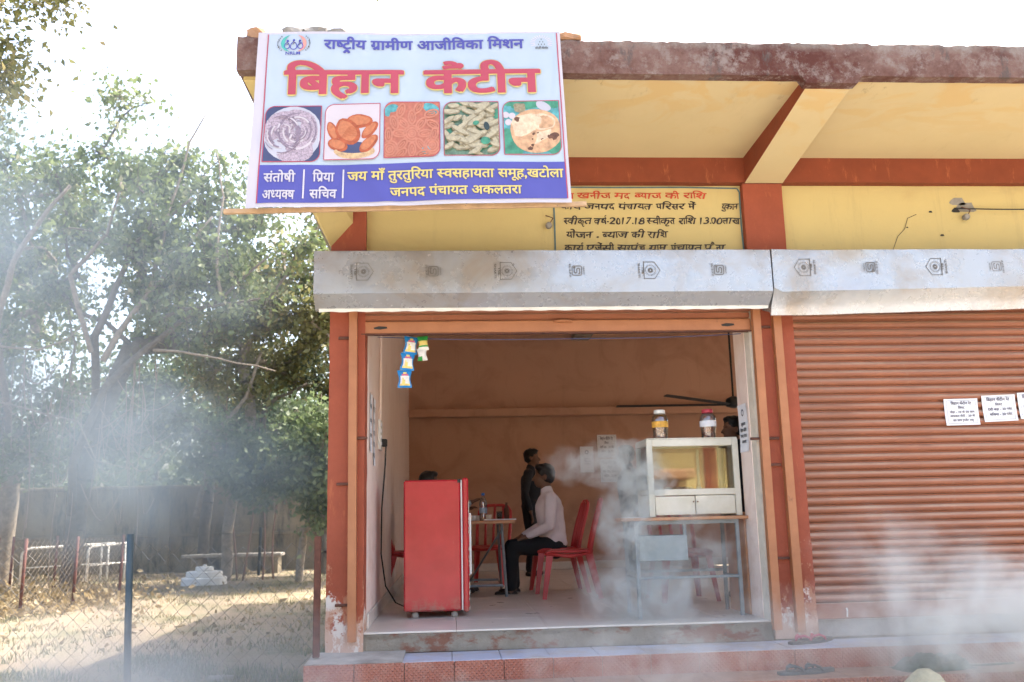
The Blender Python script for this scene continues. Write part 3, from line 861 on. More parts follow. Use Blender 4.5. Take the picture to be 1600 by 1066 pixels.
flatmesh(em, 'emblem', [M['bgreen'], M['bsalmon'], M['inkblue'], M['stampink']], BN)
sl_ = MB(); sx, sy = .935, .925
for r_ in range(4):
    for c_ in range(r_+1):
        u, v = sx+(c_-r_/2)*.010, sy+.026-r_*.015
        bstroke(sl_, [(u, v), (u, v-.008)], .004, 3, 0)
for k in range(16):
    a = R_(-20+k*220/15); 
    bstroke(sl_, [(sx+.022*math.cos(a), sy+.03*math.sin(a)), (sx+.037*math.cos(a), sy+.047*math.sin(a))], .002, 3, 1)
text_to(sl_, 'हम होंगे कामयाब', bfn(3), .914, .957, .890, .010, .01, 0)
flatmesh(sl_, 'seal', [M['stampink'], plain('banner_faint_pink_print', (.66, .52, .60), .4)], BN)
# five food pictures
pm = {k: plain('print_'+k, tuple(x*.78 for x in c), .4, 0, v, s) for k, c, v, s in (
    ('slate', (.06, .07, .15), .2, 8), ('lace', (.42, .34, .40), .45, 110), ('lacedark', (.27, .21, .27), .3, 90), ('plate', (.50, .50, .57), .05, 9), ('pinkwhite', (.60, .54, .58), .04, 4),
    ('fried', (.42, .10, .035), .3, 40), ('friedlight', (.54, .19, .08), .2, 50), ('basket', (.62, .43, .24), .3, 50), ('teal', (.10, .34, .36), .4, 30),
    ('coral', (.56, .22, .14), .12, 40), ('coraldark', (.48, .16, .10), .2, 40), ('greenbg', (.13, .22, .15), .5, 30), ('finger', (.45, .40, .27), .25, 60), ('fingerdark', (.30, .25, .15), .3, 60),
    ('leaf', (.06, .26, .16), .4, 20), ('bread', (.60, .36, .20), .35, 30), ('breadlight', (.72, .55, .38), .25, 40), ('char', (.14, .06, .03), .4, 40), ('blackolive', (.03, .05, .05), .2, 30))}
PK = list(pm); PM = [pm[k] for k in PK]; PI = {k: i for i, k in enumerate(PK)}
def picture(u0, u1, v0, v1, bgc, draw):
    mb = MB(); f_ = bfn(2.5); r = .16
    cn = [Vector(bfn(1)(u, v)) for u, v in ((u0, v0), (u1, v0), (u0, v1), (u1, v1))]
    def bl(a, b): return (cn[0]*(1-a)+cn[1]*a)*(1-b)+(cn[2]*(1-a)+cn[3]*a)*b
    lift = max(bl(i/8, j/8).y-bfn(1)(u0+(u1-u0)*i/8, v0+(v1-v0)*j/8)[1] for i in range(9) for j in range(9))+.0012
    def T(a, b, lay=2.5):
        p = bl(a, b); return (p.x, p.y-lift-(lay-2.5)*.0016, p.z)
    out = [(0, 0), (1-r, 0)]+[(1-r+r*math.sin(t), r-r*math.cos(t)) for t in np.linspace(.2, 1.4, 5)]+[(1, r), (1, 1), (r, 1)]+[(r-r*math.sin(t), 1-r+r*math.cos(t)) for t in np.linspace(.2, 1.4, 5)]+[(0, 1-r)]
    n0 = 8
    cen = [T(.5, .5)]; ring = [T(a, b) for a, b in out]
    mid = [T(.5+(a-.5)*.5, .5+(b-.5)*.5) for a, b in out]; k = len(out)
    mb.add(cen+mid+ring, [(0, 1+i, 1+(i+1) % k) for i in range(k)]+[(1+i, 1+k+i, 1+k+(i+1) % k, 1+(i+1) % k) for i in range(k)], PI[bgc])
    def inside(a, b):
        a = min(max(a, .01), .99); b = min(max(b, .01), .99)
        for cx, cy, sx_, sy_ in ((1-r, r, 1, -1), (r, 1-r, -1, 1)):
            if (a-cx)*sx_ > 0 and (b-cy)*sy_ > 0:
                L = math.hypot(a-cx, b-cy)
                if L > r*.97: a, b = cx+(a-cx)/L*r*.97, cy+(b-cy)/L*r*.97
        return a, b
    lay = [3.0]
    def blob(cx, cy, rx, ry, ang, m, n=18, rag=.04, seed=0):
        lay[0] += .06; ca, sa = math.cos(ang), math.sin(ang); pts = []
        for i in range(n):
            t = 2*math.pi*i/n; q = 1+rag*mnoise.noise(Vector((math.cos(t)*1.6, math.sin(t)*1.6, seed+cx*9+cy*5)))*2
            a, b = rx*q*math.cos(t), ry*q*math.sin(t)
            pts.append(T(*inside(cx+a*ca-b*sa, cy+a*sa+b*ca), lay[0]))
        c0 = T(*inside(cx, cy), lay[0]); mb.add([c0]+pts, [(0, 1+i, 1+(i+1) % n) for i in range(n)], PI[m])
    def ring_(cx, cy, rx, ry, ang, wd, m, a0=0, a1=6.2832, n=16):
        lay[0] += .05; ca, sa = math.cos(ang), math.sin(ang); P = []
        for i in range(n+1):
            t = a0+(a1-a0)*i/n
            for s2 in (-.5, .5):
                a, b = (rx+s2*wd)*math.cos(t), (ry+s2*wd)*math.sin(t)
                P.append(T(*inside(cx+a*ca-b*sa, cy+a*sa+b*ca), lay[0]))
        mb.add(P, [(2*i, 2*i+1, 2*i+3, 2*i+2) for i in range(n)], PI[m])
    draw(blob, ring_)
    o = flatmesh(mb, 'food_picture', PM, BN)
    fr = MB()
    pts = [(u0+(u1-u0)*a, v0+(v1-v0)*b) for a, b in out]; pts.append(pts[0])
    v9, f9 = stroke([((a-u0)/(u1-u0), (b-v0)/(v1-v0)) for a, b in pts], .014); fr.add([T(a, b, 2.9) for a, b in v9], f9); flatmesh(fr, 'picture_frame_line', M['bpink'], BN)
def dA(blob, ring):
    blob(.5, .5, .52, .5, 0, 'plate', 26, .01); blob(.33, .55, .34, .36, 0, 'lace'); blob(.55, .2, .36, .24, 0, 'lace', rag=.08); blob(.58, .55, .38, .39, 0, 'lace')
    rr = random.Random(3)
    for k in range(60):
        cx, cy = ((.58, .55) if k < 38 else (.32, .5)); ra = rr.uniform(.06, .35); a0 = rr.uniform(0, 6.28)
        ring(cx, cy, ra, ra, 0, rr.uniform(.014, .04), rr.choice(['lacedark', 'lacedark', 'pinkwhite', 'lacedark']), a0, a0+rr.uniform(.4, 1.6), 8)
def dB(blob, ring):
    blob(.55, .14, .38, .13, 0, 'basket'); blob(.5, .2, .33, .12, 0, 'slate')
    for i, (x, y, a, b, g) in enumerate(((.15, .5, .19, .09, 2.0), (.82, .52, .2, .09, .8), (.62, .68, .24, .13, .0), (.42, .5, .27, .2, -.9), (.24, .26, .19, .11, -.35), (.80, .27, .21, .10, .75))):
        blob(x, y, a, b, g, 'fried'); blob(x-.01, y+.015, a*.8, b*.7, g, 'friedlight', rag=.1)
    for k in range(7): ring(.42+.02*k, .5+.03*k-.1, .14, .02, .2, .008, 'fried', .3, 2.8, 6)
    ring(.55, .18, .34, .09, 0, .035, 'basket', 3.2, 6.2, 14)
def dC(blob, ring):
    blob(.5, .5, .5, .48, 0, 'coraldark', rag=.1)
    blob(.12, .85, .15, .1, .5, 'teal'); blob(.85, .88, .16, .09, -.4, 'teal'); blob(.75, .12, .08, .08, 0, 'teal')
    for i, (x, y) in enumerate(((.5, .42), (.86, .2), (.1, .15))):
        for r_ in (.15, .105, .06, .02): ring(x, y, r_, r_, 0, .032, 'coral')
    for x, y, g in ((.28, .43, 3.1), (.34, .62, 2.4), (.5, .72, 1.6), (.66, .6, .9), (.74, .42, .1), (.66, .22, -.9), (.5, .13, -1.6), (.32, .22, -2.3), (.18, .62, 1.9), (.3, .84, 1.2), (.62, .9, 1.0), (.85, .78, .3), (.88, .58, 2.6), (.08, .4, 1.6), (.9, .4, 1.3), (.3, .06, .7), (.7, .04, .2)):
        ring(x, y, .125, .062, g, .034, 'coral'); ring(x, y, .068, .022, g, .022, 'coral')
def dD(blob, ring):
    rr = random.Random(5)
    for k in range(12): blob(rr.random(), rr.random(), .1, .06, rr.uniform(0, 3), 'leaf', rag=.2)
    for k in range(80):
        x, y = rr.uniform(.05, .95), rr.uniform(.05, .95); g = rr.choice([-.5, -.3, .4, .6, -1.1, 0]); L = rr.uniform(.11, .2)
        blob(x+.01, y-.015, L, .05, g, 'fingerdark', 12); blob(x, y, L*.96, .038, g, 'finger', 12, .12)
    blob(.77, .52, .05, .08, .2, 'blackolive'); blob(.58, .58, .06, .04, .3, 'leaf'); blob(.74, .25, .09, .07, 0, 'leaf')
def dE(blob, ring):
    blob(.12, .2, .2, .3, .4, 'leaf'); blob(.9, .2, .2, .25, .4, 'leaf'); blob(.5, .93, .5, .1, 0, 'leaf', rag=.3); blob(.3, .88, .1, .1, 0, 'fingerdark', rag=.2)
    blob(.72, .9, .14, .08, -.5, 'plate'); 
    for x, y in ((.05, .74), (.16, .72), (.09, .60)): blob(x, y, .06, .06, .3, 'pinkwhite')
    blob(.57, .44, .45, .42, .1, 'bread', 30, .03); blob(.5, .5, .34, .3, 0, 'breadlight', 24, .12); blob(.7, .6, .2, .16, 0, 'breadlight', 20, .12)
    for x, y, s_ in ((.25, .66, .06), (.88, .34, .09), (.8, .33, .04), (.45, .1, .05), (.5, .17, .035), (.52, .38, .03), (.6, .4, .02), (.66, .28, .02), (.68, .29, .015), (.5, .28, .02)): blob(x, y, s_, s_*.7, .5, 'char', 12, .35)
picture(.041, .216, .250, .567, 'slate', dA); picture(.229, .402, .259, .572, 'pinkwhite', dB)
picture(.416, .592, .263, .580, 'coraldark', dC); picture(.605, .782, .268, .582, 'greenbg', dD); picture(.796, .980, .274, .583, 'teal', dE)

# batten under the banner and the strings
bat = thing('wooden_batten', 'long raw wooden batten along the bottom edge of the banner', 'batten', (-.2, -1.27, 2.42))
MB().box((-1.02, -.012, -.014), (1.01, .012, .014), .003, M4=Matrix.Translation((-.22, -1.262, 2.432)) @ Matrix.Rotation(-.022, 4, 'Y')).build('batten', M['wood'], bat)
wr = MB()
for x in (-.75, .1, .62): wr.tube([(x, -1.275, 2.44), (x+.01, -1.24, 2.47), (x+.01, -1.21, 3.3)], .003, 5)
wr.build('tie_wire', M['wire'], bat)

# rubble lying on the canopy edge
def lump(name, loc, size, mat, label, seed, group=None, cat='stone'):
    bm = bmesh.new(); bmesh.ops.create_icosphere(bm, subdivisions=2, radius=1)
    for v in bm.verts:
        c = v.co; c.x = max(-.75, min(.75, c.x)); c.z = max(-.6, min(.6, c.z)); c.y = max(-.7, min(.7, c.y))
        v.co = Vector((c.x*size[0], c.y*size[1], c.z*size[2]))+mnoise.noise_vector(c*1.4+Vector((seed, 0, 0)))*min(size)*.45
    me = bpy.data.meshes.new(name); bm.to_mesh(me); bm.free(); me.materials.append(mat)
    o = link(name, me); o.location = loc; return tag(o, label, cat, group)
lump('broken_brick', (-1.115, -1.15, 3.535), (.075, .07, .055), M['brick'], 'orange brown broken brick on the left corner of the canopy', 1, 'rubble on the canopy', 'brick')
lump('grey_stone', (-.90, -1.15, 3.545), (.085, .07, .045), M['stone'], 'flat grey stone on the canopy, second from its left corner', 2, 'rubble on the canopy')
lump('grey_stone', (-.77, -1.15, 3.55), (.09, .06, .05), M['stone'], 'pointed brownish stone on the canopy above the banner emblem', 3, 'rubble on the canopy')
lump('roof_tile_shard', (-.64, -1.15, 3.55), (.08, .06, .03), M['stone'], 'thin flat shard lying on the canopy above the banner', 4, 'rubble on the canopy', 'shard')
lump('grey_stone', (.31, -1.15, 3.535), (.03, .04, .03), M['stone'], 'tiny stone on the canopy above the end of the banner text line', 8, 'rubble on the canopy')
lump('mortar_lump', (.74, -1.15, 3.535), (.10, .07, .035), M['brick'], 'sandy lump of mortar on the canopy right of the banner', 5, 'rubble on the canopy', 'mortar')
# insulators with service wire
def insulator(x, z, label):
    t = thing('wire_insulator', label, 'insulator', (x, 0, z), group='wall insulators')
    MB().lathe([(.008, 0), (.022, .004), (.024, .016), (.014, .022), (.024, .030), (.020, .042), (.008, .046)], n=14, M4=Matrix.Translation((x, .02, z)) @ Matrix.Rotation(R_(90), 4, 'X')).build('knob', M['stone'], t, True)
    MB().tube([(x, -.02, z), (x+.03, -.015, z+.05), (x-.02, .0, z+.075), (x-.01, .025, z+.08)], .004, 6).build('hook', M['rust'], t)
insulator(3.80, 2.80, 'small porcelain insulator on the yellow wall under the right canopy')
insulator(.715, 2.74, 'small porcelain insulator at the painted notice left border')
wi = MB(); wi.tube([(3.79+(5.4-3.79)*t, -.0-.05*t, 2.865+.10*t-.05*math.sin(math.pi*t)) for t in np.linspace(0, 1, 12)], .005, 6)
wi.tube([(3.79, -.0, 2.865), (3.73, .02, 2.875)], .005, 6)
tag(wi.build('service_wire', M['gasket']), 'black service wire running right from the insulator on the wall', 'wire')

# ------------------------------------------------------------------ fridge
FR = thing('fridge', 'small red fridge seen from its side in the open shop doorway', 'fridge', (-.13, 1.0, 0))
FY0, FY1 = .78, 1.36
MB().box((-.352, FY0, .045), (.072, FY1, 1.0), .012).build('cabinet', M['fridge'], FR)
MB().box((.074, FY0-.002, .05), (.084, FY1, .995), .002).build('door_seal', M['whitewash'], FR)
MB().box((.086, FY0-.006, .035), (.132, FY1+.004, 1.012), .012).build('door', M['fridge'], FR)
MB().box((.132, FY0+.02, .3), (.150, FY0+.05, .75), .006).build('handle', M['whitewash'], FR)
MB().box((.05, FY0-.004, .975), (.074, FY0+.03, 1.003), .002).build('hinge', M['gasket'], FR)
wn = MB()
rr = random.Random(4)
for k in range(26):
    z = rr.uniform(.05, .9)**1.3; wn.add([(.1325, FY0-.004, z), (.1325+.004, FY0+.01, z+.02), (.134, FY0-.002, z+rr.uniform(.015, .05)), (.128, FY0-.0075, z+.012)], [(0, 1, 2, 3)])
tag(flatmesh(wn, 'chipped_edge', M['cream'], FR), kind='stuff')
for x in (-.27, .02):
    for y in (FY0+.05, FY1-.08):
        MB().lathe([(.022, 0), (.026, .01), (.024, .03), (.014, .046)], (x, y, 0), 12).build('foot', M['concrete'], FR, True)
MB().box((-.33, FY1, .2), (.05, FY1+.03, .95)).build('condenser', M['gasket'], FR)

# ------------------------------------------------------------------ plastic chairs
def make_chair(name, label, loc, rz, group='red plastic chairs'):
    t = thing(name, label, 'chair', (0, 0, 0), 0, group)
    # faces +x; seat height .41
    mb = MB(); rings = []
    for i in range(9):
        u = i/8; x = .21-.42*u
        hw = .215-.03*u; rings.append([(x, y*hw, .415-.02*math.cos(y*1.5)*math.sin(math.pi*u)+(.0 if i else -.02)) for y in np.linspace(-1, 1, 9)]+[(x, y*hw, .395-.02*math.cos(y*1.5)*math.sin(math.pi*u)) for y in np.linspace(1, -1, 9)])
    mb.loft(rings); mb.build('seat', M['chair'], t, True)
    for sx in (1, -1):
        for sy in (1, -1):
            top = Vector((sx*.185, sy*.19, .40)); bot = Vector((sx*.235-(0 if sx > 0 else .03), sy*.235, 0))
            l = MB(); rings = []
            for k in range(7):
                u = k/6; c = top.lerp(bot, u); a = .045-.022*u; b_ = .014
                rings.append([c+Vector((-sx*.0, 0, 0))+Vector(p) for p in ((sx*.01, -sy*a, 0), (sx*.016, sy*b_*.4, 0), (-sx*a, sy*.012, 0), (-sx*a, sy*.002, 0), (sx*.0, -sy*.004, 0), (-sx*.002, -sy*a, 0))])
            l.loft(rings); l.build('leg', M['chair'], t, 'auto')
    for sy in (1, -1):
        pts = [(-.18, sy*.185, .38), (-.205, sy*.19, .5), (-.245, sy*.195, .65), (-.285, sy*.185, .78), (-.297, sy*.15, .832), (-.303, sy*.08, .848), (-.304, 0, .85)]
        MB().tube(pts, [.02, .019, .018, .018, .018, .018, .018], 8).build('back_frame', M['chair'], t, True)
    for y in (-.10, 0, .10):
        MB().tube([(-.19, y*.9, .40), (-.225, y*.95, .55), (-.262, y, .7), (-.302, y, .85)], [.018, .015, .015, .016], 6).build('back_slat', M['chair'], t, True)
    for sy in (1, -1): MB().tube([(.2, sy*.2, .385), (0, sy*.205, .36), (-.18, sy*.19, .385)], .016, 6).build('side_apron', M['chair'], t, True)
    MB().tube([(.2, -.2, .385), (.21, 0, .372), (.2, .2, .385)], .016, 6).build('front_apron', M['chair'], t, True)
    t.location = loc; t.rotation_euler = (0, 0, rz); return t
ch = make_chair('plastic_chair', 'empty red plastic chair nearest the doorway, behind the white shirted man', (1.06, 2.22, 0), R_(174))
copy_tree(ch, (1.02, 2.86, 0), R_(182), 'red plastic chair the man in the white shirt sits on')
copy_tree(ch, (1.93, 1.62, 0), R_(-86), 'red plastic chair under the table with the glass display case')
copy_tree(ch, (-.38, 3.0, 0), R_(2), 'red plastic chair behind the red fridge against the left wall')
copy_tree(ch, (.40, 4.1, 0), R_(-110), 'red plastic chair at the far side of the dining table, in shadow')

# ------------------------------------------------------------------ dining table on steel trestles
TB = thing('dining_table', 'dining table with laminated top on dark steel trestle legs behind the fridge', 'table', (.15, 2.85, 0))
MB().box((-.42, 2.4, .655), (.59, 3.35, .685), .004).build('table_top', M['ply'], TB)
for x in (-.32, .47):
    for y0, y1 in ((2.43, 2.62), (3.3, 3.1)):
        MB().tube([(x+.03*(1 if x > 0 else -1), y0, 0), (x, y1 if False else (y0+y1)/2, .655)], .014, 6).build('leg', M['steel'], TB)
    MB().box((x-.01, 2.46, .64), (x+.01, 3.28, .656)).build('trestle_bar', M['steel'], TB)
    MB().tube([(x, 2.44, .09), (x, 3.29, .09)], .01, 6).build('foot_bar', M['steel'], TB)
MB().tube([(-.32, 2.455, .1), (.47, 2.455, .1)], .012, 6).build('cross_bar', M['steel'], TB)
MB().tube([(.47, 2.5, .6), (.15, 3.2, .05)], .010, 6).build('brace', M['steel'], TB)
MB().tube([(-.32, 3.28, .1), (.47, 3.28, .1)], .012, 6).build('cross_bar', M['steel'], TB)
bo = thing('water_bottle', 'clear plastic water bottle with a blue cap on the dining table', 'bottle', (.31, 2.75, .685))
def bottle_mesh(s=1): return [(.036*s, 0), (.038*s, .01), (.038*s, .05), (.035*s, .06), (.038*s, .07), (.038*s, .12), (.035*s, .13), (.038*s, .14), (.037*s, .17), (.025*s, .205), (.014*s, .225), (.014*s, .24)]
MB().lathe(bottle_mesh(), (.31, 2.75, .686), 18).build('bottle_body', M['plastic'], bo, True)
MB().lathe([(.0385, .07), (.0388, .071), (.0388, .119), (.0385, .12)], (.31, 2.75, .686), 18).build('bottle_label', M['shirtblue'], bo, True)
MB().lathe([(.016, .238), (.0165, .24), (.0165, .258), (.015, .26)], (.31, 2.75, .686), 14).build('cap', plain('blue_cap', (.04, .16, .5), .4), bo, True)
def cup(x, y, label, h=.06, mat='whitewash'):
    return tag(link('paper_cup', MB().lathe([(.022, 0), (.031, h), (.029, h), (.021, .004)], (0, 0, 0), 16).mesh('paper_cup', M[mat], True)), label, 'cup', 'cups on the dining table'), (x, y)
for x, y, l, h, mt in ((.21, 2.62, 'white cup on the dining table nearest the fridge', .05, 'whitewash'), (.36, 2.70, 'cream cup just right of the water bottle', .055, 'cream'), (.265, 2.9, 'white cup behind the water bottle', .05, 'whitewash')):
    o, p = cup(x, y, l, h, mt); o.location = (x, y, .685)
tag(link('newspaper', MB().box((-.15, -.1, 0), (.15, .1, .012), .002).mesh('newspaper', M['paper'])), 'folded white newspaper lying on the right half of the dining table', 'newspaper').location = (.46, 2.62, .686)
gl = thing('glass_tumbler', 'small clear glass tumbler standing behind the newspaper', 'glass', (.47, 2.85, .685))
MB().lathe([(.024, 0), (.03, .085), (.028, .085), (.022, .004)], (.47, 2.85, .686), 14).build('tumbler', M['plastic'], gl, True)
b2 = thing('sauce_bottle', 'dark sauce bottle at the far right of the dining table', 'bottle', (.55, 3.0, .685))
MB().lathe([(.026, 0), (.027, .1), (.012, .14), (.012, .17)], (.55, 3.0, .686), 14).build('bottle_body', M['rust'], b2, True)

# ------------------------------------------------------------------ counter table and glass display case
CT = thing('counter_table', 'small table with light board top and grey steel legs carrying the display case', 'table', (1.7, .55, 0))
TX0, TX1, TY0, TY1, TZ = 1.19, 2.10, .27, .82, .685
MB().box((TX0, TY0, TZ-.022), (TX1, TY1, TZ), .003).build('table_top', M['ply'], CT)
for x, y in ((1.30, .31), (1.31, .76), (2.03, .33), (2.05, .76)):
    MB().box((x-.0125, y-.0125, 0), (x+.0125, y+.0125, TZ-.024), .002).build('leg', M['steel'], CT)
for y in (.31, .76): MB().box((1.3125, y-.009, .30-.02), (2.03, y+.009, .30), .002).build('stretcher', M['steel'], CT) if y > .5 else MB().box((1.3125, y-.009, .262), (2.02, y+.009, .28), .002).build('stretcher', M['steel'], CT)
for x in (1.305, 2.04): MB().box((x-.009, .33, .25), (x+.009, .75, .268), .002).build('stretcher', M['steel'], CT)
MB().box((1.295, .318, TZ-.05), (2.04, .326, TZ-.024)).build('apron', M['steel'], CT)
MB().box((1.312, .30, .385), (1.66, .56, .56), .004).build('drawer_box', M['steelgrey'], CT)
for x in (1.65,): MB().box((x-.01, .32, .56), (x+.01, .34, TZ-.024)).build('drawer_hanger', M['steel'], CT)
wp = tag(MB().box((2.09, .36, 0), (2.16, .80, .71), .004).build('wood_panel', M['ply']), 'upright wooden board wedged between the counter table and the pier', 'board')
tag(MB().box((1.22, .285, TZ+.001), (1.36, .42, TZ+.006), .001).build('paper_sheet', M['paper']), 'white paper sheet lying on the left end of the counter table', 'paper')

DC = thing('display_case', 'white framed glass display case with two little drawers on the counter table', 'display case', (1.73, .5, TZ))
CX0, CX1, CY0, CY1, CZ0, CZ1 = 1.405, 2.075, .32, .72, TZ+.002, 1.235
def cb(lo, hi, nm='frame_bar', m='casewhite', b=.003): MB().box(lo, hi, b).build(nm, M[m], DC)
ps = .042
for x in (CX0, CX1-ps): cb((x, CY0, CZ0), (x+ps, CY0+.03, CZ1), 'corner_post')
for x in (CX0, CX1-ps): cb((x, CY1-.03, CZ0), (x+ps, CY1, CZ1), 'corner_post')
cb((CX0+ps, CY0+.001, CZ1-.05), (CX1-ps, CY0+.029, CZ1)); cb((CX0+ps, CY0+.001, .86-.024), (CX1-ps, CY0+.029, .86+.02))
cb((CX0+ps, CY1-.029, CZ1-.04), (CX1-ps, CY1-.001, CZ1)); cb((CX0+ps, CY1-.029, .84), (CX1-ps, CY1-.001, .88))
for x in (CX0+.002, CX1-ps+.002):
    cb((x, CY0+.03, CZ1-.04), (x+ps-.004, CY1-.03, CZ1)); cb((x, CY0+.03, .84), (x+ps-.004, CY1-.03, .88)); cb((x+.012, CY0+.03, CZ0), (x+ps-.012, CY1-.03, .84), 'side_board')
cb((CX0+.003, CY0+.003, CZ1+.0005), (CX1-.003, CY1-.003, CZ1+.010), 'top_board'); cb((CX0+ps, CY0+.03, .848), (CX1-ps, CY1-.03, .858), 'shelf_board')
cb((CX0+ps+.004, CY0+.004, CZ0+.012), (1.737, CY0+.026, .830), 'drawer'); cb((1.743, CY0+.008, CZ0+.014), (CX1-ps-.003, CY0+.030, .833), 'drawer')
for x in (1.725, 1.755): MB().lathe([(.004, 0), (.006, .008), (.002, .012)], n=8, M4=Matrix.Translation((x, CY0+.004, .79)) @ Matrix.Rotation(R_(90), 4, 'X')).build('drawer_knob', M['rust'], DC)
cb((CX0+ps-.004, CY0+.012, .88), (CX1-ps+.004, CY0+.017, CZ1-.05), 'glass_pane', 'glass', 0)
cb((CX0+.018, CY0+.03, .88), (CX0+.022, CY1-.03, CZ1-.04), 'glass_pane', 'glass', 0); cb((CX1-.022, CY0+.03, .88), (CX1-.018, CY1-.03, CZ1-.04), 'glass_pane', 'glass', 0)
cb((CX0+ps-.004, CY1-.02, .88), (CX1-ps+.004, CY1-.016, CZ1-.04), 'glass_pane', 'glass', 0)
for x in (1.86,): cb((x, CY1-.05, .86), (x+.02, CY1-.035, CZ1-.05), 'sliding_frame')
tr = thing('snack_tray', 'steel tray of yellow and white snacks inside the glass display case', 'tray', (1.68, .47, .858))
MB().box((1.46, .37, .859), (1.86, .58, .875), .003).build('tray', M['white'], tr)
rr = random.Random(9)
for k in range(26):
    x, y = rr.uniform(1.49, 1.83), rr.uniform(.39, .56)
    bm_ = MB().lathe([(.008, 0), (.018, .006), (.016, .018), (.006, .022)], (x, y, .876), 8)
    bm_.build('snack', pm['breadlight'] if k % 3 else M['whitewash'], tr, True)
# jars on the case
def jar(x, y, lidm, label, lab):
    t = thing('plastic_jar', label, 'jar', (x, y, CZ1+.01), group='sweet jars on the display case'); z = CZ1+.012
    MB().lathe([(.048, 0), (.052, .012), (.052, .05), (.058, .08), (.060, .14), (.055, .165), (.038, .188)], (x, y, z), 20).build('jar_body', M['plastic'], t, True)
    MB().lathe([(.041, .188), (.042, .19), (.042, .212), (.038, .216)], (x, y, z), 20).build('lid', lidm, t, True)
    MB().lathe([(.0605, .085), (.0612, .088), (.0612, .128), (.0605, .130)], (x, y, z), 20).build('jar_label', lab, t, True)
    r2 = random.Random(int(x*100)); s_ = MB()
    for k in range(80):
        a = r2.uniform(0, 6.28); q = r2.uniform(0, .038); c = Vector((x+q*math.cos(a), y+q*math.sin(a), z+.006+r2.uniform(0, .085)))
        s_.lathe([(.004, -.006), (.009, 0), (.004, .006)], c, 6)
    tag(s_.build('sweets', pm['friedlight'] if lidm is M['bred'] else pm['bread'], t), kind='stuff')
jlabel = plain('orange_yellow_jar_label', (.62, .33, .05), .5, 0, .45, 30)
jar(1.545, .46, M['white'], 'clear sweet jar with white lid and orange label on the display case', jlabel)
jar(1.905, .46, M['bred'], 'clear sweet jar with red lid and white label on the display case', M['paper'])

# ------------------------------------------------------------------ paper notices
def notice(name, label, fn, w_, h_, lines, group='rate lists pasted on the wall', logo=None, frame=True, mat='paper'):
    t = thing(name, label, 'notice', fn(w_/2, h_/2, 0), group=group)
    mb = MB(); n = 6; vs = []
    for l in (0, .0012):
        for j in range(n+1):
            for i in range(n+1):
                u, v = i/n, j/n
                c = .006*max(0, abs(u-.5)*2-.7)*max(0, abs(v-.5)*2-.5)*6
                vs.append(fn(u*w_, v*h_, -l-c))
    N = (n+1)**2
    fs = [(b+j*(n+1)+i, b+j*(n+1)+i+1, b+(j+1)*(n+1)+i+1, b+(j+1)*(n+1)+i) for b in (0, N) for j in range(n) for i in range(n)]
    mb.add(vs, fs); mb.build('sheet', M[mat], t)
    tx = MB(); f2 = lambda a, b: fn(a, b, -.0035-.004*(max(0, abs(a/w_-.5)*2-.7)*max(0, abs(b/h_-.5)*2-.5)*6))
    for s_, a, b, y, h in lines: text_to(tx, s_, f2, a*w_, b*w_, y*h_, h*h_, .02)
    if logo:
        cx, cy, r = logo
        for k in range(16):
            a0, a1 = 2*math.pi*k/16, 2*math.pi*(k+1)/16
            tx.add([f2(cx*w_+q*math.cos(a), cy*h_+q*math.sin(a)) for a, q in ((a0, r), (a0, r*.6), (a1, r*.6), (a1, r))], [(0, 1, 2, 3)])
    if frame:
        pts = [(.07, .07), (.93, .07), (.93, .93), (.07, .93), (.07, .07)]
        v, q = stroke([(a*w_, b*h_) for a, b in pts], .0016); tx.add([f2(a, b) for a, b in v], q)
    if tx.v: flatmesh(tx, 'print', M['ink'], t)
    return t
L1 = [('बिहान कैंटीन रेट', .2, .82, .78, .09), ('लिस्ट', .4, .6, .62, .08), ('पोहा - 10 के 50 ग्राम', .14, .88, .46, .07), ('अंगाकर रोटी - 20 के', .14, .88, .31, .07), ('80 ग्राम [प्लेट 10]', .22, .82, .15, .07)]
L2 = [('बिहान कैंटीन रेट', .14, .84, .78, .10), ('लिस्ट', .38, .6, .60, .08), ('देशी बड़ा - 20 प्लेट', .14, .88, .42, .08), ('भजिया - 20 प्लेट', .18, .86, .22, .09)]
def shf(x0, z0, tilt): 
    c, s_ = math.cos(tilt), math.sin(tilt)
    return lambda a, b, d: (x0+a*c-b*s_, -.030+d, z0+a*s_+b*c)
notice('rate_notice', 'first white rate list paper pasted on the closed orange shutter', shf(3.455, 1.268, .012), .245, .185, L1, 'rate lists on the shutter')
notice('rate_notice', 'middle white rate list paper on the closed orange shutter, slightly tilted', shf(3.735, 1.288, .03), .245, .185, L2, 'rate lists on the shutter')
notice('rate_notice', 'white rate list paper cut by the right edge of the picture', shf(4.00, 1.305, .035), .245, .185, L2, 'rate lists on the shutter')
def bwf(x0, z0, d0=6.585): return lambda a, b, d: (x0+a, d0+d, z0+b)
notice('wall_notice', 'small white notice with a round emblem on the back wall', bwf(1.81, 1.30), .19, .36, [('सूचना', .3, .7, .5, .05), ('बिहान', .25, .75, .40, .05), ('कैंटीन', .25, .75, .3, .05)], 'notices on the back wall', (.5, .78, .028), False)
notice('wall_notice', 'larger white rate list on the back wall, upper of two sheets', bwf(2.06, 1.50), .27, .32, L2, 'notices on the back wall')
notice('wall_notice', 'larger white rate list on the back wall, lower sheet behind the steam', bwf(2.09, 1.16), .27, .32, L2, 'notices on the back wall')
def lwf(y0, z0): return lambda a, b, d: (-.568-d, y0+a, z0+b)
notice('wall_notice', 'violet printed paper strip on the left wall by the doorway, the nearer one', lwf(.34, 1.19), .16, .42, [('बिहान कैंटीन', .1, .9, .75, .06), ('आजीविका मिशन', .1, .9, .5, .06), ('जनपद पंचायत', .1, .9, .25, .06)], 'paper strips on the left wall', None, False)
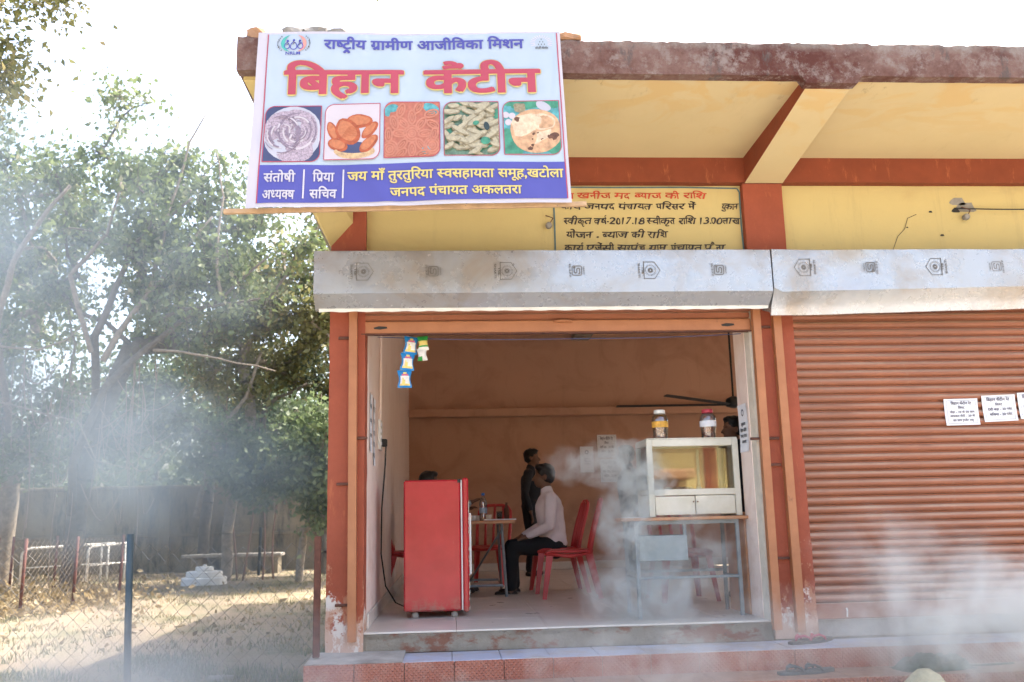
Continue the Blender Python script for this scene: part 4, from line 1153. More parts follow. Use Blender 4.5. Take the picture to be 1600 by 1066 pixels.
notice('wall_notice', 'grey printed paper strip on the left wall beside the switchboard', lwf(.62, 1.11), .16, .50, [('रेट लिस्ट', .1, .9, .8, .07), ('पोहा - 10', .1, .9, .62, .06), ('बड़ा - 20', .1, .9, .45, .06), ('रोटी - 20', .1, .9, .28, .06), ('चाय - 10', .1, .9, .12, .06)], 'paper strips on the left wall', None, False)
def rwf(y0, z0): return lambda a, b, d: (2.098+d, y0-a, z0+b)
notice('wall_notice', 'white notice with a round blue emblem on the pier reveal right of the case', rwf(.325, 1.13), .19, .34, [('सूचना', .25, .75, .55, .06), ('बिहान कैंटीन', .15, .85, .42, .06), ('जनपद पंचायत', .15, .85, .3, .06), ('अकलतरा', .25, .75, .18, .06)], 'notices on the pier', (.5, .82, .026), False)

# ------------------------------------------------------------------ switchboard, cable, conduit
SW = thing('switchboard', 'white electric switchboard on the left room wall with a black plug', 'switchboard', (-.565, 1.25, 1.4))
MB().box((-.57, 1.10, 1.26), (-.548, 1.30, 1.50), .004).build('board_plate', M['white'], SW)
for z in (1.31, 1.36, 1.41, 1.46): MB().box((-.549, 1.12, z-.015), (-.542, 1.17, z+.012), .002).build('switch', M['paper'], SW)
MB().box((-.549, 1.2, 1.29), (-.505, 1.25, 1.35), .006).build('plug', M['gasket'], SW)
cbp = [(-.515, 1.225, 1.29), (-.52, 1.22, 1.15), (-.545, 1.2, .8), (-.55, 1.22, .45), (-.52, 1.3, .2), (-.45, 1.45, .06), (-.38, 1.42, .03), (-.30, 1.41, .12)]
tag(MB().tube(cbp, .006, 6).build('power_cable', M['gasket']), 'black power cable hanging from the switchboard down behind the fridge', 'cable')
tag(MB().tube([(-.558, 1.2, 3.2), (-.558, 1.2, 2.3), (-.556, 1.19, 1.9), (-.558, 1.18, 1.5)], .011, 8).build('conduit_pipe', M['peach']), 'peach painted conduit pipe running up the left room wall', 'pipe')

# ------------------------------------------------------------------ hanging snack packets and string
def packet_mesh(w_, h_, pal, seed):
    mb = MB(); n, m = 9, 8; vs = []; r2 = random.Random(seed)
    for s_ in (1, -1):
        for j in range(n+1):
            v = j/n; wv = w_*(1-.22*math.sin(math.pi*v)**2)
            for i in range(m+1):
                u = i/m*2-1
                th = .022*math.sin(math.pi*v)**.7*(1-u*u)**.6+.0008
                vs.append((u*wv/2, -s_*th+.003*math.sin(j*7+i*3+seed)*math.sin(math.pi*v), v*h_))
    N = (n+1)*(m+1)
    for b in (0, N):
        for j in range(n):
            for i in range(m):
                f_ = (b+j*(m+1)+i, b+j*(m+1)+i+1, b+(j+1)*(m+1)+i+1, b+(j+1)*(m+1)+i)
                cu, cv = (i+.5)/m, (j+.5)/n
                mi = pal(cu, cv, b > 0)
                mb.add([], []); mb.f.append(f_); mb.mi.append(mi)
    mb.v = vs; return mb
pk_m = [plain('packet_blue_foil', (.02, .22, .55), .3, 0, .15, 20), plain('packet_yellow_print', (.75, .6, .18), .3, 0, .2, 40), plain('packet_white_print', (.72, .70, .66), .3, 0, .1, 60), plain('packet_pink_print', (.6, .15, .25), .3), plain('packet_green_foil', (.03, .28, .06), .3, 0, .15, 20)]
def palA(u, v, back):
    if back: return 2
    if .18 < u < .85 and .12 < v < .62: return 1 if (u-.35)**2*2+(v-.3)**2 < .05 or v < .25 else 2
    if .3 < u < .75 and .62 < v < .74: return 3
    if .35 < u < .62 and .82 < v < .93: return 1
    return 0
def palB(u, v, back):
    if v > .72: return 4
    if v > .38: return 1
    return 4 if v > .25 else 2
def palC(u, v, back): return 4 if (u < .45 and v < .3) else 2
PKT = thing('snack_packet_strip', 'strip of three blue snack packets hanging at the top left of the doorway', 'snack packets', (-.29, .12, 1.97))
for k, (x, z, r_) in enumerate(((-.275, 1.845, .10), (-.295, 1.730, .06), (-.310, 1.608, -.02))):
    me = packet_mesh(.102, .122, palA, k); mb_ = me
    mb_.v = [tuple(Matrix.Translation((x, .12, z)) @ Matrix.Rotation(r_, 4, 'Y') @ Matrix.Rotation(.25, 4, 'Z') @ Vector(v)) for v in mb_.v]
    pp = flatmesh(mb_, 'packet', pk_m, PKT); pp.data.shade_smooth()
PK2 = thing('snack_packet_pair', 'green and white snack packet pair hanging right of the blue strip', 'snack packets', (-.18, .12, 1.97))
for k, (x, z, pal, w_) in enumerate(((-.178, 1.868, palB, .075), (-.185, 1.795, palC, .07))):
    mb_ = packet_mesh(w_, .10 if k == 0 else .085, pal, k+5); mb_.v = [tuple(Matrix.Translation((x, .11, z)) @ Matrix.Rotation(-.08, 4, 'Y') @ Vector(v)) for v in mb_.v]
    pp = flatmesh(mb_, 'packet', pk_m, PK2); pp.data.shade_smooth()
tag(MB().tube([(-.5+t*2.6, .14+.02*math.sin(t*9), 1.972-.03*math.sin(math.pi*t)) for t in np.linspace(0, 1, 20)], .0028, 5).build('string', plain('blue_nylon_string', (.06, .10, .25), .6)), 'thin blue string stretched across the top of the open doorway', 'string')

# ------------------------------------------------------------------ ceiling fan
FN = thing('ceiling_fan', 'dark ceiling fan with three long blades in the back right of the room', 'fan', (3.15, 4.6, 2.0))
fx, fy, fz = 3.42, 4.6, 1.985
MB().lathe([(.03, .10), (.085, .07), (.10, .02), (.09, -.02), (.03, -.04)][::-1], (fx, fy, fz), 20).build('motor', M['blackmetal'], FN, True)
MB().tube([(fx, fy, fz+.08), (fx, fy, ZC)], .012, 8).build('down_rod', M['blackmetal'], FN)
for a in (R_(180), R_(62), R_(-138)):
    mb = MB(); d = Vector((math.cos(a), math.sin(a), 0)); n_ = Vector((-d.y, d.x, 0)); rings = []
    for t, hw in ((.08, .015), (.2, .018), (.24, .032), (.9, .040), (1.40, .036), (1.43, .02)):
        c = Vector((fx, fy, fz))+d*t; rings.append([c+n_*hw+Vector((0, 0, .004)), c+n_*hw+Vector((0, 0, .009)), c-n_*hw+Vector((0, 0, -.004)), c-n_*hw+Vector((0, 0, -.009))])
    mb.loft(rings); mb.build('blade', M['blackmetal'], FN)

# ------------------------------------------------------------------ people
def capsule(bm, a, b, ra, rb, n=14):
    a, b = Vector(a), Vector(b); d = b-a; L = d.length
    if L < 1e-6: d = Vector((0, 0, 1)); L = 1e-6
    q = d.to_track_quat('Z', 'Y').to_matrix().to_4x4(); rings = []
    prof = [(ra*math.cos(t), -ra*math.sin(t)) for t in (1.5, 1.1, .6, .2)]+[(ra+(rb-ra)*k/4, L*k/4) for k in range(1, 4)]+[(rb*math.cos(t), L+rb*math.sin(t)) for t in (0, .4, .9, 1.5)]
    for r, z in prof: rings.append([bm.verts.new(Matrix.Translation(a) @ q @ Vector((r*math.cos(2*math.pi*k/n), r*math.sin(2*math.pi*k/n), z))) for k in range(n)])
    for i in range(len(rings)-1):
        for k in range(n): bm.faces.new((rings[i][k], rings[i][(k+1) % n], rings[i+1][(k+1) % n], rings[i+1][k]))
    bm.faces.new(rings[0][::-1]); bm.faces.new(rings[-1])
def ellip(bm, c, r, M3=None, n=14):
    g = bmesh.ops.create_uvsphere(bm, u_segments=n, v_segments=n-2, radius=1)
    for v in g['verts']:
        p = Vector((v.co.x*r[0], v.co.y*r[1], v.co.z*r[2]))
        if M3: p = M3 @ p
        v.co = p+Vector(c)
def remesh(bm, name, mat, parent, voxel, sm=4):
    bmesh.ops.recalc_face_normals(bm, faces=bm.faces)
    me = bpy.data.meshes.new('tmp'); bm.to_mesh(me); bm.free()
    o = bpy.data.objects.new('tmp', me); COL.objects.link(o)
    r = o.modifiers.new('r', 'REMESH'); r.mode = 'VOXEL'; r.voxel_size = voxel
    s_ = o.modifiers.new('s', 'SMOOTH'); s_.factor = .5; s_.iterations = sm
    dg = bpy.context.evaluated_depsgraph_get(); dg.update()
    m2 = bpy.data.meshes.new_from_object(o.evaluated_get(dg)); m2.name = name
    bpy.data.objects.remove(o); bpy.data.meshes.remove(me)
    m2.materials.clear(); m2.materials.append(mat); m2.shade_smooth()
    return link(name, m2, parent)
def person(label, loc, rz, pose, shirt, trouser='trouser', hands=None, lean=0.0, head_turn=0.0, s=1.0, sleeve='long'):
    """local frame: facing +x, left +y. pose 'sit' or 'stand'; hands: two local targets"""
    t = thing('person', label, 'person', (0, 0, 0)); V3 = Vector
    if pose == 'sit':
        pel = V3((0, 0, .47)); hipz = .47
        hip = [V3((.02, sy*.09, .46)) for sy in (1, -1)]; knee = [V3((.42, sy*.13, .47)) for sy in (1, -1)]; ank = [V3((.40+.05*(sy > 0), sy*.14, .07)) for sy in (1, -1)]
    else:
        pel = V3((0, 0, .90)); hip = [V3((0, sy*.09, .88)) for sy in (1, -1)]; knee = [V3((.02, sy*.10, .47)) for sy in (1, -1)]; ank = [V3((-.02, sy*.11, .07)) for sy in (1, -1)]
    up = V3((math.sin(lean), 0, math.cos(lean)))
    waist = pel+up*.17; chest = pel+up*.36+V3((.01, 0, 0)); neck = pel+up*.52; sh = [pel+up*.46+V3((0, sy*.185, 0)) for sy in (1, -1)]
    hc = neck+V3((.035+.04*math.sin(lean), 0, .155))
    Rh = Matrix.Rotation(head_turn, 3, 'Z')
    hands = hands or [sh[0]+V3((.03, .05, -.56)), sh[1]+V3((.03, -.05, -.56))]
    arms = []
    for i in (0, 1):
        S_, H = sh[i], V3(hands[i]); d = H-S_; L = min(d.length, .52); H = S_+d.normalized()*L
        h = math.sqrt(max(.0004, .268**2-(L/2)**2)); n_ = d.normalized()
        back = V3((-.45, (1 if i == 0 else -1)*.35, -.9)); back = (back-n_*back.dot(n_)).normalized()
        arms.append((S_, S_+n_*(L/2)+back*h, H))
    bm = bmesh.new()
    capsule(bm, pel+V3((0, -.06, 0)), pel+V3((0, .06, 0)), .105, .105); capsule(bm, pel, chest, .11, .13)
    ellip(bm, chest+V3((0, 0, .02)), (.105, .165, .14)); capsule(bm, neck-up*.06, neck+V3((.025, 0, .09)), .056, .052)
    def hp(x, y, z): return hc+Rh @ V3((x, y, z))
    ellip(bm, hp(-.012, 0, .03), (.095, .075, .092), Rh); ellip(bm, hp(.025, 0, -.035), (.068, .056, .075), Rh)
    ellip(bm, hp(.05, 0, -.085), (.028, .028, .022), Rh); capsule(bm, hp(.082, 0, .012), hp(.108, 0, -.03), .008, .014)
    ellip(bm, hp(.080, 0, -.062), (.014, .024, .006), Rh); ellip(bm, hp(.081, 0, -.074), (.013, .021, .006), Rh)
    for sy in (1, -1): ellip(bm, hp(-.008, sy*.077, -.01), (.018, .009, .030), Rh); ellip(bm, hp(.074, sy*.03, .028), (.012, .022, .006), Rh)
    for i in (0, 1):
        a, e, h = arms[i]
        capsule(bm, a, e, .048, .038); capsule(bm, e, h, .038, .026)
        d = (h-e).normalized(); side = d.cross(V3((0, 0, 1))); side = side.normalized() if side.length > .1 else V3((0, 1, 0)); nn = side.cross(d).normalized()
        p0 = h+d*.015; pc = h+d*.085
        for k in range(4):
            o_ = side*(k-1.5)*.021
            capsule(bm, p0+o_*.6, pc+o_, .015, .013)
            Lf = (.062, .072, .066, .05)[k]
            m1 = pc+o_+d*Lf*.55-nn*.008; capsule(bm, pc+o_, m1, .0115, .0105, 8); capsule(bm, m1, m1+d*Lf*.35-nn*Lf*.4, .0105, .009, 8)
        capsule(bm, p0-side*.02, p0-side*.05+d*.05-nn*.01, .014, .011, 8); capsule(bm, p0-side*.05+d*.05-nn*.01, p0-side*.052+d*.08-nn*.018, .011, .009, 8)
        capsule(bm, hip[i], knee[i], .085, .058); capsule(bm, knee[i], ank[i], .056, .038)
        capsule(bm, ank[i], ank[i]+V3((.0, 0, -.02)), .038, .036)
    remesh(bm, 'body', M['skin'], t, .0085, 3)
    bm = bmesh.new()     # shirt
    capsule(bm, pel+V3((0, -.06, .02)), pel+V3((0, .06, .02)), .122, .122); capsule(bm, pel+up*.05, chest, .128, .145)
    ellip(bm, chest+V3((0, 0, .02)), (.122, .182, .152)); capsule(bm, sh[0]-V3((0, .03, .0)), sh[1]+V3((0, .03, .0)), .064, .064)
    capsule(bm, neck-up*.03, neck+V3((.012, 0, .022)), .068, .062)
    for i in (0, 1):
        a, e, h = arms[i]; capsule(bm, a, e, .064, .052)
        if sleeve == 'long': capsule(bm, e, e.lerp(h, .84), .051, .040)
        else: pass
    sb = remesh(bm, 'shirt', M[shirt], t, .012, 3)
    for v in sb.data.vertices:
        v.co += mnoise.noise_vector(v.co*Vector((9, 9, 5)).length*.6)*.006+mnoise.noise_vector(v.co*22)*.004
    bm = bmesh.new()
    for i in (0, 1):
        capsule(bm, hip[i]+V3((-.01, 0, 0)), knee[i], .105, .072); capsule(bm, knee[i], ank[i]+V3((0, 0, .03)), .070, .058)
    capsule(bm, pel+V3((0, -.06, -.01)), pel+V3((0, .06, -.01)), .116, .116)
    tb = remesh(bm, 'trousers', M[trouser], t, .012, 3)
    for v in tb.data.vertices: v.co += mnoise.noise_vector(v.co*11)*.007
    for i in (0, 1):
        bm = bmesh.new(); f_ = ank[i]+V3((.0, 0, -.03)); f_.z = .035
        capsule(bm, f_+V3((-.03, 0, 0)), f_+V3((.13, 0, -.004)), .034, .03); ellip(bm, f_+V3((.05, 0, -.018)), (.12, .045, .016))
        remesh(bm, 'shoe', M['shoe'], t, .009, 2)
    bm = bmesh.new()
    ellip(bm, hp(-.022, 0, .045), (.100, .083, .090), Rh); ellip(bm, hp(-.045, 0, .0), (.072, .079, .075), Rh); ellip(bm, hp(.02, 0, .095), (.07, .065, .035), Rh)
    hb = remesh(bm, 'hair', M['hair'], t, .009, 2)
    for v in hb.data.vertices: v.co += mnoise.noise_vector(v.co*35)*.006
    t.scale = (s, s, s); t.location = loc; t.rotation_euler = (0, 0, rz); return t
person('man in a white shirt and black trousers sitting on a red chair at the table', (1.0, 2.84, -.03), R_(180), 'sit', 'shirtwhite',
       hands=[(.30, .14, .56), (.32, -.10, .56)], lean=.10, s=.985)
person('dark clothed man standing behind the white shirted man, facing right', (.99, 5.3, 0), R_(-12), 'stand', 'shirtdark', s=.91)
person('man in a pale blue shirt sitting behind the red fridge, hand raised over the table', (-.30, 3.02, 0), R_(0), 'sit', 'shirtblue',
       hands=[(.46, .16, .84), (.54, -.08, .93)], lean=.12, s=.93)
person('man in black standing behind the right end of the display case', (2.48, 1.62, 0), R_(188), 'stand', 'shirtdark', s=.90)
person('person in a navy shirt half hidden behind the left side of the display case', (1.83, 3.2, 0), R_(180), 'stand', 'shirtnavy', s=.83)

# ------------------------------------------------------------------ building across the lane (seen only as a reflection in the case glass)
OY = -4
OP = thing('opposite_building', 'yellow building across the lane mirrored in the display case glass', 'building', (3, -17, -.45))
MB().box((-9, -19+OY, -.45), (18, -17+OY, 3.6)).build('wall', M['yellow'], OP)
MB().box((-9.2, -19+OY, 3.6), (18.2, -16.4+OY, 3.75)).build('roof', M['fascia'], OP)
for x in (-7, -1, 7.75, 13.5): MB().box((x, -17.08+OY, -.45), (x+.4, -16.995+OY, 3.6)).build('column', M['red'], OP)
MB().box((4.7, -15.5, -.45), (5.6, -14.8, 1.5), .03).build('gate_pillar', M['rust'], OP)
MB().box((4.6, -15.6, 1.5), (5.8, -14.7, 1.75), .05).build('pillar_cap', M['brick'], OP)

# ------------------------------------------------------------------ trees
def leafmat(name, c1, c2, c3, trans=.45):
    q = NT(name)
    at = q.n('ShaderNodeAttribute'); at.attribute_name = 'leafvar'
    f_ = at.outputs['Fac']
    c = q.mix(q.ramp(f_, 0, .55), c1, c2); c = q.mix(q.ramp(f_, .72, 1.0), c, c3)
    q.col(c); q.b.inputs['Roughness'].default_value = .5; q.b.inputs['Specular IOR Level'].default_value = .35
    tr = q.n('ShaderNodeBsdfTranslucent'); q.l(c, tr.inputs[0]); mx = q.n('ShaderNodeMixShader'); mx.inputs[0].default_value = trans
    q.l(q.b.outputs[0], mx.inputs[1]); q.l(tr.outputs[0], mx.inputs[2]); q.l(mx.outputs[0], q.out.inputs[0]); return q.m
LM = {'dusty': leafmat('dusty_green_leaves', (.08, .115, .045), (.18, .225, .09), (.38, .36, .23)),
      'yellow': leafmat('yellowing_leaves', (.10, .115, .04), (.22, .21, .08), (.38, .31, .15)),
      'dark': leafmat('dark_green_leaves', (.07, .105, .055), (.13, .175, .09), (.22, .26, .14)),
      'blue': leafmat('grey_green_leaves', (.07, .10, .065), (.155, .20, .14), (.29, .33, .24)),
      'fresh': leafmat('fresh_green_leaves', (.085, .125, .06), (.18, .235, .11), (.31, .34, .19)),
      'dry': leafmat('dry_brown_leaves', (.20, .15, .08), (.32, .25, .14), (.42, .36, .24))}
bark = plain('grey_brown_bark', (.27, .225, .175), .95, 0, .3, 12, .6); barkdark = plain('dark_bark', (.13, .11, .09), .95, 0, .3, 12, .6)
def leaf_mesh(name, centers, sizes, mat, var, droop=.4):
    n = len(centers)
    d = rng.normal(size=(n, 3)); d[:, 2] -= droop; d /= np.linalg.norm(d, axis=1)[:, None]
    r = rng.normal(size=(n, 3)); s_ = np.cross(d, r); s_ /= np.linalg.norm(s_, axis=1)[:, None]+1e-9
    nn = np.cross(d, s_); L = sizes[:, None]; W = L*.30
    bend = nn*L*.14
    v = np.empty((n, 6, 3))
    v[:, 0] = centers; v[:, 1] = centers+d*L*.42+s_*W+bend*.7; v[:, 2] = centers+d*L*.46; v[:, 3] = centers+d*L*.42-s_*W+bend*.7
    v[:, 4] = centers+d*L*1.0-bend*.8; v[:, 5] = centers+d*L*.1
    me = bpy.data.meshes.new(name)
    me.vertices.add(n*5); vv = v[:, :5].reshape(-1, 3); me.vertices.foreach_set('co', vv.ravel())
    b = np.arange(n)[:, None]*5; f_ = np.concatenate([b+np.array([0, 1, 2]), b+np.array([1, 4, 2]), b+np.array([0, 2, 3]), b+np.array([2, 4, 3])], 1).reshape(-1, 3)
    me.loops.add(n*12); me.polygons.add(n*4)
    me.loops.foreach_set('vertex_index', f_.ravel().astype(np.int32))
    me.polygons.foreach_set('loop_start', np.arange(n*4, dtype=np.int32)*3)
    me.update(calc_edges=True)
    at = me.attributes.new('leafvar', 'FLOAT', 'POINT'); at.data.foreach_set('value', np.repeat(var, 5).astype(np.float32))
    me.materials.append(mat); me.validate(); return me
def skeleton(base, trunk, targets, step=.45, jitter=.10, spread=.0, seed=0):
    r2 = random.Random(seed)
    nodes = [Vector(base)]; par = [-1]
    for p in trunk:
        p = Vector(p); q = nodes[-1]; k = max(1, int((p-q).length/step)); pi = len(nodes)-1; a = q.copy()
        for i in range(1, k+1):
            nodes.append(a.lerp(p, i/k)+Vector([r2.uniform(-1, 1)*jitter*.5 for _ in range(3)])); par.append(pi); pi = len(nodes)-1
    nt_ = len(nodes); origin = nodes[-1].copy()
    ends = []
    arr = [tuple(n_) for n_ in nodes]
    for T in sorted(targets, key=lambda t: (Vector(t)-origin).length):
        T = Vector(T); A = np.array(arr); d = np.linalg.norm(A-np.array(T), axis=1)
        d = d+np.where(A[:, 2] > T.z, (A[:, 2]-T.z)*.7, 0)+np.where(np.arange(len(A)) < nt_*.45, 2.0, 0)
        i = int(np.argmin(d)); a = nodes[i]; k = max(1, int((T-a).length/step)); pi = i
        up_ = Vector((0, 0, 1))*(T-a).length*.12
        for j in range(1, k+1):
            u = j/k; p = a.lerp(T, u)+up_*math.sin(math.pi*u)+(Vector([r2.uniform(-1, 1)*jitter for _ in range(3)]) if j < k else Vector())
            nodes.append(p); arr.append(tuple(p)); par.append(pi); pi = len(nodes)-1
        ends.append(pi)
    n = len(nodes); w_ = [0.0]*n
    for e in ends: w_[e] += 1
    for i in range(n-1, 0, -1):
        w_[par[i]] += w_[i]
    return nodes, par, w_, ends, nt_
def tree(name, label, base, trunk, ell, nclump, nleaf, size, lm, r0, group, seed, sigma=.34, bk=bark, cat='tree', gaps=.0, droop=.4, mintwig=.006, step=.45):
    global rng
    rng = np.random.default_rng(seed); r2 = random.Random(seed); targets = []
    tot = sum(e[1][0]*e[1][1]*e[1][2] for e in ell)
    for c, r in ell:
        for _ in range(max(3, int(nclump*r[0]*r[1]*r[2]/tot))):
            while True:
                p = Vector([r2.uniform(-1, 1) for _ in range(3)])
                if .25 < p.length < 1: break
            targets.append((c[0]+p.x*r[0], c[1]+p.y*r[1], c[2]+p.z*r[2]))
    nodes, par, w_, ends, nt_ = skeleton(base, trunk, targets, step, seed=seed)
    W0 = max(w_)
    rad = [max(mintwig, r0*(x/W0)**.55) for x in w_]
    t = thing(name, label, cat, base, 0, group)
    tm_, lm_ = MB(), MB()
    for i in range(1, len(nodes)):
        p = par[i]
        big = rad[p] > r0*.34
        ra = min(rad[p], rad[i]*1.35)
        (tm_ if big else lm_).tube([nodes[p], nodes[i]], [ra, rad[i]], 7 if big else 4, cap=False)
    if tm_.v: tm_.build('trunk', bk, t, True)
    # twigs
    for e in ends:
        for _ in range(4):
            q = nodes[e]+Vector([r2.gauss(0, sigma) for _ in range(3)]); lm_.tube([nodes[e], q], [mintwig, mintwig*.5], 3, cap=False)
    if lm_.v: tag(lm_.build('branches', bk, t), kind='stuff')
    cen = []; per = nleaf//max(1, len(ends))
    for e in ends:
        k = int(per*r2.uniform(.35, 1.6)); s_ = sigma*r2.uniform(.7, 1.3)
        c = np.array(nodes[e]); g = rng.normal(size=(k, 3))*s_*np.array([1, 1, .72]); cen.append(c+g)
        # leaves along the parent shoot
        a = np.array(nodes[par[e]]); k2 = k//4; u = rng.random((k2, 1)); cen.append(a+(c-a)*u+rng.normal(size=(k2, 3))*s_*.5)
    cen = np.concatenate(cen); n = len(cen)
    base_v = np.array([mnoise.noise(Vector(c*.7)) for c in cen])*.35+.42
    var = np.clip(base_v+rng.normal(size=n)*.22, 0, 1)
    me = leaf_mesh('crown', cen, size*rng.uniform(.6, 1.3, n), LM[lm], var, droop)
    link('crown', me, t); return t
G = 'trees in the yard left of the shop'
Z0 = -.45
tree('tall_tree', 'tall leaning tree with thick dark limbs and dusty leaves in the middle of the yard', (-7.4, 12.6, Z0), [(-7.3, 12.6, 1.2), (-6.9, 12.4, 3.0), (-6.3, 12.2, 4.2)],
     [((-6.3, 12.2, 6.4), (2.3, 2.0, 2.0)), ((-5.0, 12.0, 5.6), (1.9, 1.8, 1.6)), ((-6.6, 12.5, 8.6), (1.0, 1.1, 1.4)), ((-4.6, 12, 7.3), (1.1, 1.2, 1.0)), ((-3.4, 12.2, 6.0), (1.2, 1.5, 1.6))], 150, 15000, .145, 'dusty', .19, G, 11, .26, barkdark, mintwig=.009)
tree('leaning_tree', 'slender multi stemmed tree with yellow green leaves beside the shop hood', (-4.7, 13.8, Z0), [(-4.6, 13.8, 1.5), (-4.2, 13.6, 3.0)],
     [((-3.2, 13.5, 5.2), (1.7, 1.5, 1.6)), ((-4.9, 13.6, 4.4), (1.5, 1.3, 1.3)), ((-2.2, 13.6, 4.4), (1.2, 1.4, 1.6)), ((-3.0, 13.6, 6.9), (.9, .9, .8))], 90, 9500, .14, 'yellow', .12, G, 12, .30)
tree('background_tree', 'broad dusty tree behind the left end of the compound wall', (-12.5, 16, Z0), [(-12.2, 16, 1.5), (-11.6, 16, 3.4)],
     [((-11.2, 15.6, 5.6), (2.6, 2.0, 2.6)), ((-9.6, 15.5, 8.0), (2.0, 1.6, 2.0)), ((-11.6, 15.5, 9.8), (1.6, 1.4, 1.8))], 110, 11000, .16, 'blue', .22, G, 13, .36)
tree('overhanging_tree', 'near tree with yellowing leaves whose branches enter at the top left corner', (-7.9, 3.6, Z0), [(-7.8, 3.6, 1.8), (-7.3, 3.8, 4.2)],
     [((-6.4, 4.0, 7.0), (1.7, 1.6, 1.5)), ((-5.6, 4.2, 7.8), (.75, 1.2, .9)), ((-6.0, 4.2, 6.5), (1.0, 1.0, 1.1)), ((-6.15, 4.3, 5.2), (.85, .9, 1.2)), ((-5.7, 4.3, 6.2), (.7, .8, .8)), ((-7.6, 3.4, 5.9), (1.7, 1.6, 1.3)), ((-8.6, 1.6, 5.2), (2.4, 2.0, 1.4)), ((-3.6, 4.2, 9.0), (1.8, 2.0, .8)), ((-1.0, 4.6, 9.4), (2.4, 2.2, .8))], 200, 46000, .095, 'yellow', .20, G, 14, .24)  # high crown lobes reaching right, out of view, are added to shade the yard
tree('dark_tree', 'dark limbed tree with grey green foliage right beside the shop side wall', (-2.9, 15.2, Z0), [(-2.8, 15.2, 1.4), (-2.6, 15.1, 2.4)],
     [((-2.0, 14.9, 4.0), (1.4, 1.3, 1.5)), ((-3.4, 15, 3.6), (1.1, 1.1, 1.1)), ((-1.6, 14.9, 2.4), (1.1, 1.2, .9))], 65, 7500, .135, 'blue', .15, G, 15, .28, barkdark)
tree('low_bushy_tree', 'low dense fresh green tree spreading in front of the wall near the shop', (-3.0, 12.6, Z0), [(-2.9, 12.6, .6)],
     [((-3.2, 12.0, 1.75), (1.2, 1.1, .75)), ((-2.0, 12.2, 1.5), (.9, 1.1, .95)), ((-2.4, 12.0, 2.3), (1.3, 1.1, .7)), ((-4.3, 12.3, 2.1), (.9, .9, .5))], 95, 14000, .13, 'fresh', .08, G, 16, .22, step=.3)
tree('shady_tree', 'shaded dark green tree low behind the smoke in the middle', (-6.2, 17.6, Z0), [(-6.1, 17.6, 1.3), (-6, 17.6, 2.6)],
     [((-6.0, 17.2, 4.0), (2.2, 1.4, 1.5)), ((-4.2, 17.2, 3.2), (1.6, 1.2, 1.2)), ((-8.2, 17.2, 3.4), (1.8, 1.2, 1.4))], 90, 9000, .17, 'dark', .14, G, 17, .38, barkdark)
tree('viny_tree', 'left tree hung with bare twigs and dry hanging roots', (-8.9, 13.2, Z0), [(-8.9, 13.2, 1.2), (-8.8, 13.1, 2.6)],
     [((-8.9, 12.9, 3.7), (1.5, 1.2, 1.4)), ((-8.0, 12.6, 2.6), (1.3, 1.0, .8)), ((-9.8, 12.8, 2.4), (1.2, 1.0, .9)), ((-9.2, 12.9, 5.6), (1.5, 1.1, 1.2)), ((-9.0, 12.9, 7.6), (1.2, 1.1, 1.3))], 110, 7000, .15, 'dusty', .18, G, 18, .32)
TT = bpy.data.objects['tall_tree']; DT = bpy.data.objects['dark_tree']
def limb(pts, r0, r1, parent, bk):
    P = [Vector(p) for p in pts]; Q = []
    for a, b in zip(P[:-1], P[1:]):
        for k in range(3): Q.append(a.lerp(b, k/3)+mnoise.noise_vector(a.lerp(b, k/3)*1.7)*.05)
    Q.append(P[-1]); MB().tube(Q, list(np.linspace(r0, r1, len(Q))), 8).build('limb', bk, parent, True)
limb([(-7.3, 12.2, 1.0), (-6.9, 11.2, 1.9), (-6.3, 10.9, 3.23), (-5.87, 10.9, 3.7), (-5.37, 10.9, 4.18), (-4.92, 10.9, 4.54), (-4.6, 10.9, 4.75), (-4.28, 10.9, 4.87), (-3.42, 10.9, 5.71)], .085, .022, TT, barkdark)
limb([(-8.7, 12.6, 2.6), (-8.4, 11, 4.3), (-8.03, 10.7, 5.49), (-7.78, 10.7, 6.04), (-7.47, 10.7, 6.54), (-7.1, 10.7, 7.05)], .07, .03, TT, bark)
limb([(-6.95, 12.2, 3.0), (-6.55, 10.9, 4.19), (-6.28, 10.9, 4.92), (-6.15, 10.9, 5.35), (-6.03, 10.9, 5.72), (-5.64, 10.9, 6.16), (-4.9, 10.9, 6.87)], .085, .025, TT, barkdark)
limb([(-6.4, 10.9, 3.7), (-6.13, 10.9, 4.25), (-5.86, 10.9, 4.61), (-5.59, 10.9, 5.04), (-5.2, 10.9, 5.6), (-5.03, 10.9, 5.78), (-4.5, 10.9, 6.5)], .06, .02, TT, bark)
limb([(-5.44, 10.8, 3.88), (-4.92, 10.8, 3.85), (-4.28, 10.8, 3.72), (-3.22, 10.8, 3.47)], .03, .012, TT, bark)
limb([(-6.6, 10.9, 3.9), (-7.02, 10.8, 5.33), (-6.7, 10.8, 5.76), (-6.38, 10.8, 6.13), (-6.2, 10.8, 7.2)], .05, .02, TT, bark)
limb([(-4.28, 10.9, 4.9), (-4.4, 10.9, 5.8), (-4.3, 10.9, 6.9), (-4.5, 10.9, 7.9)], .035, .012, TT, bark)
limb([(-5.6, 10.9, 5.1), (-5.3, 10.9, 6.6), (-5.0, 10.9, 8.0), (-4.7, 10.9, 8.6)], .035, .012, TT, bark)
limb([(-8.09, 10.6, 3.97), (-7.41, 10.6, 3.87), (-6.92, 10.6, 4.07), (-6.5, 10.6, 4.5)], .022, .01, TT, bark)
limb([(-8.3, 10.4, 3.0), (-7.35, 10.4, 2.77), (-6.57, 10.4, 2.53), (-6.2, 10.4, 1.85), (-5.6, 10.4, 1.7)], .02, .009, TT, bark)
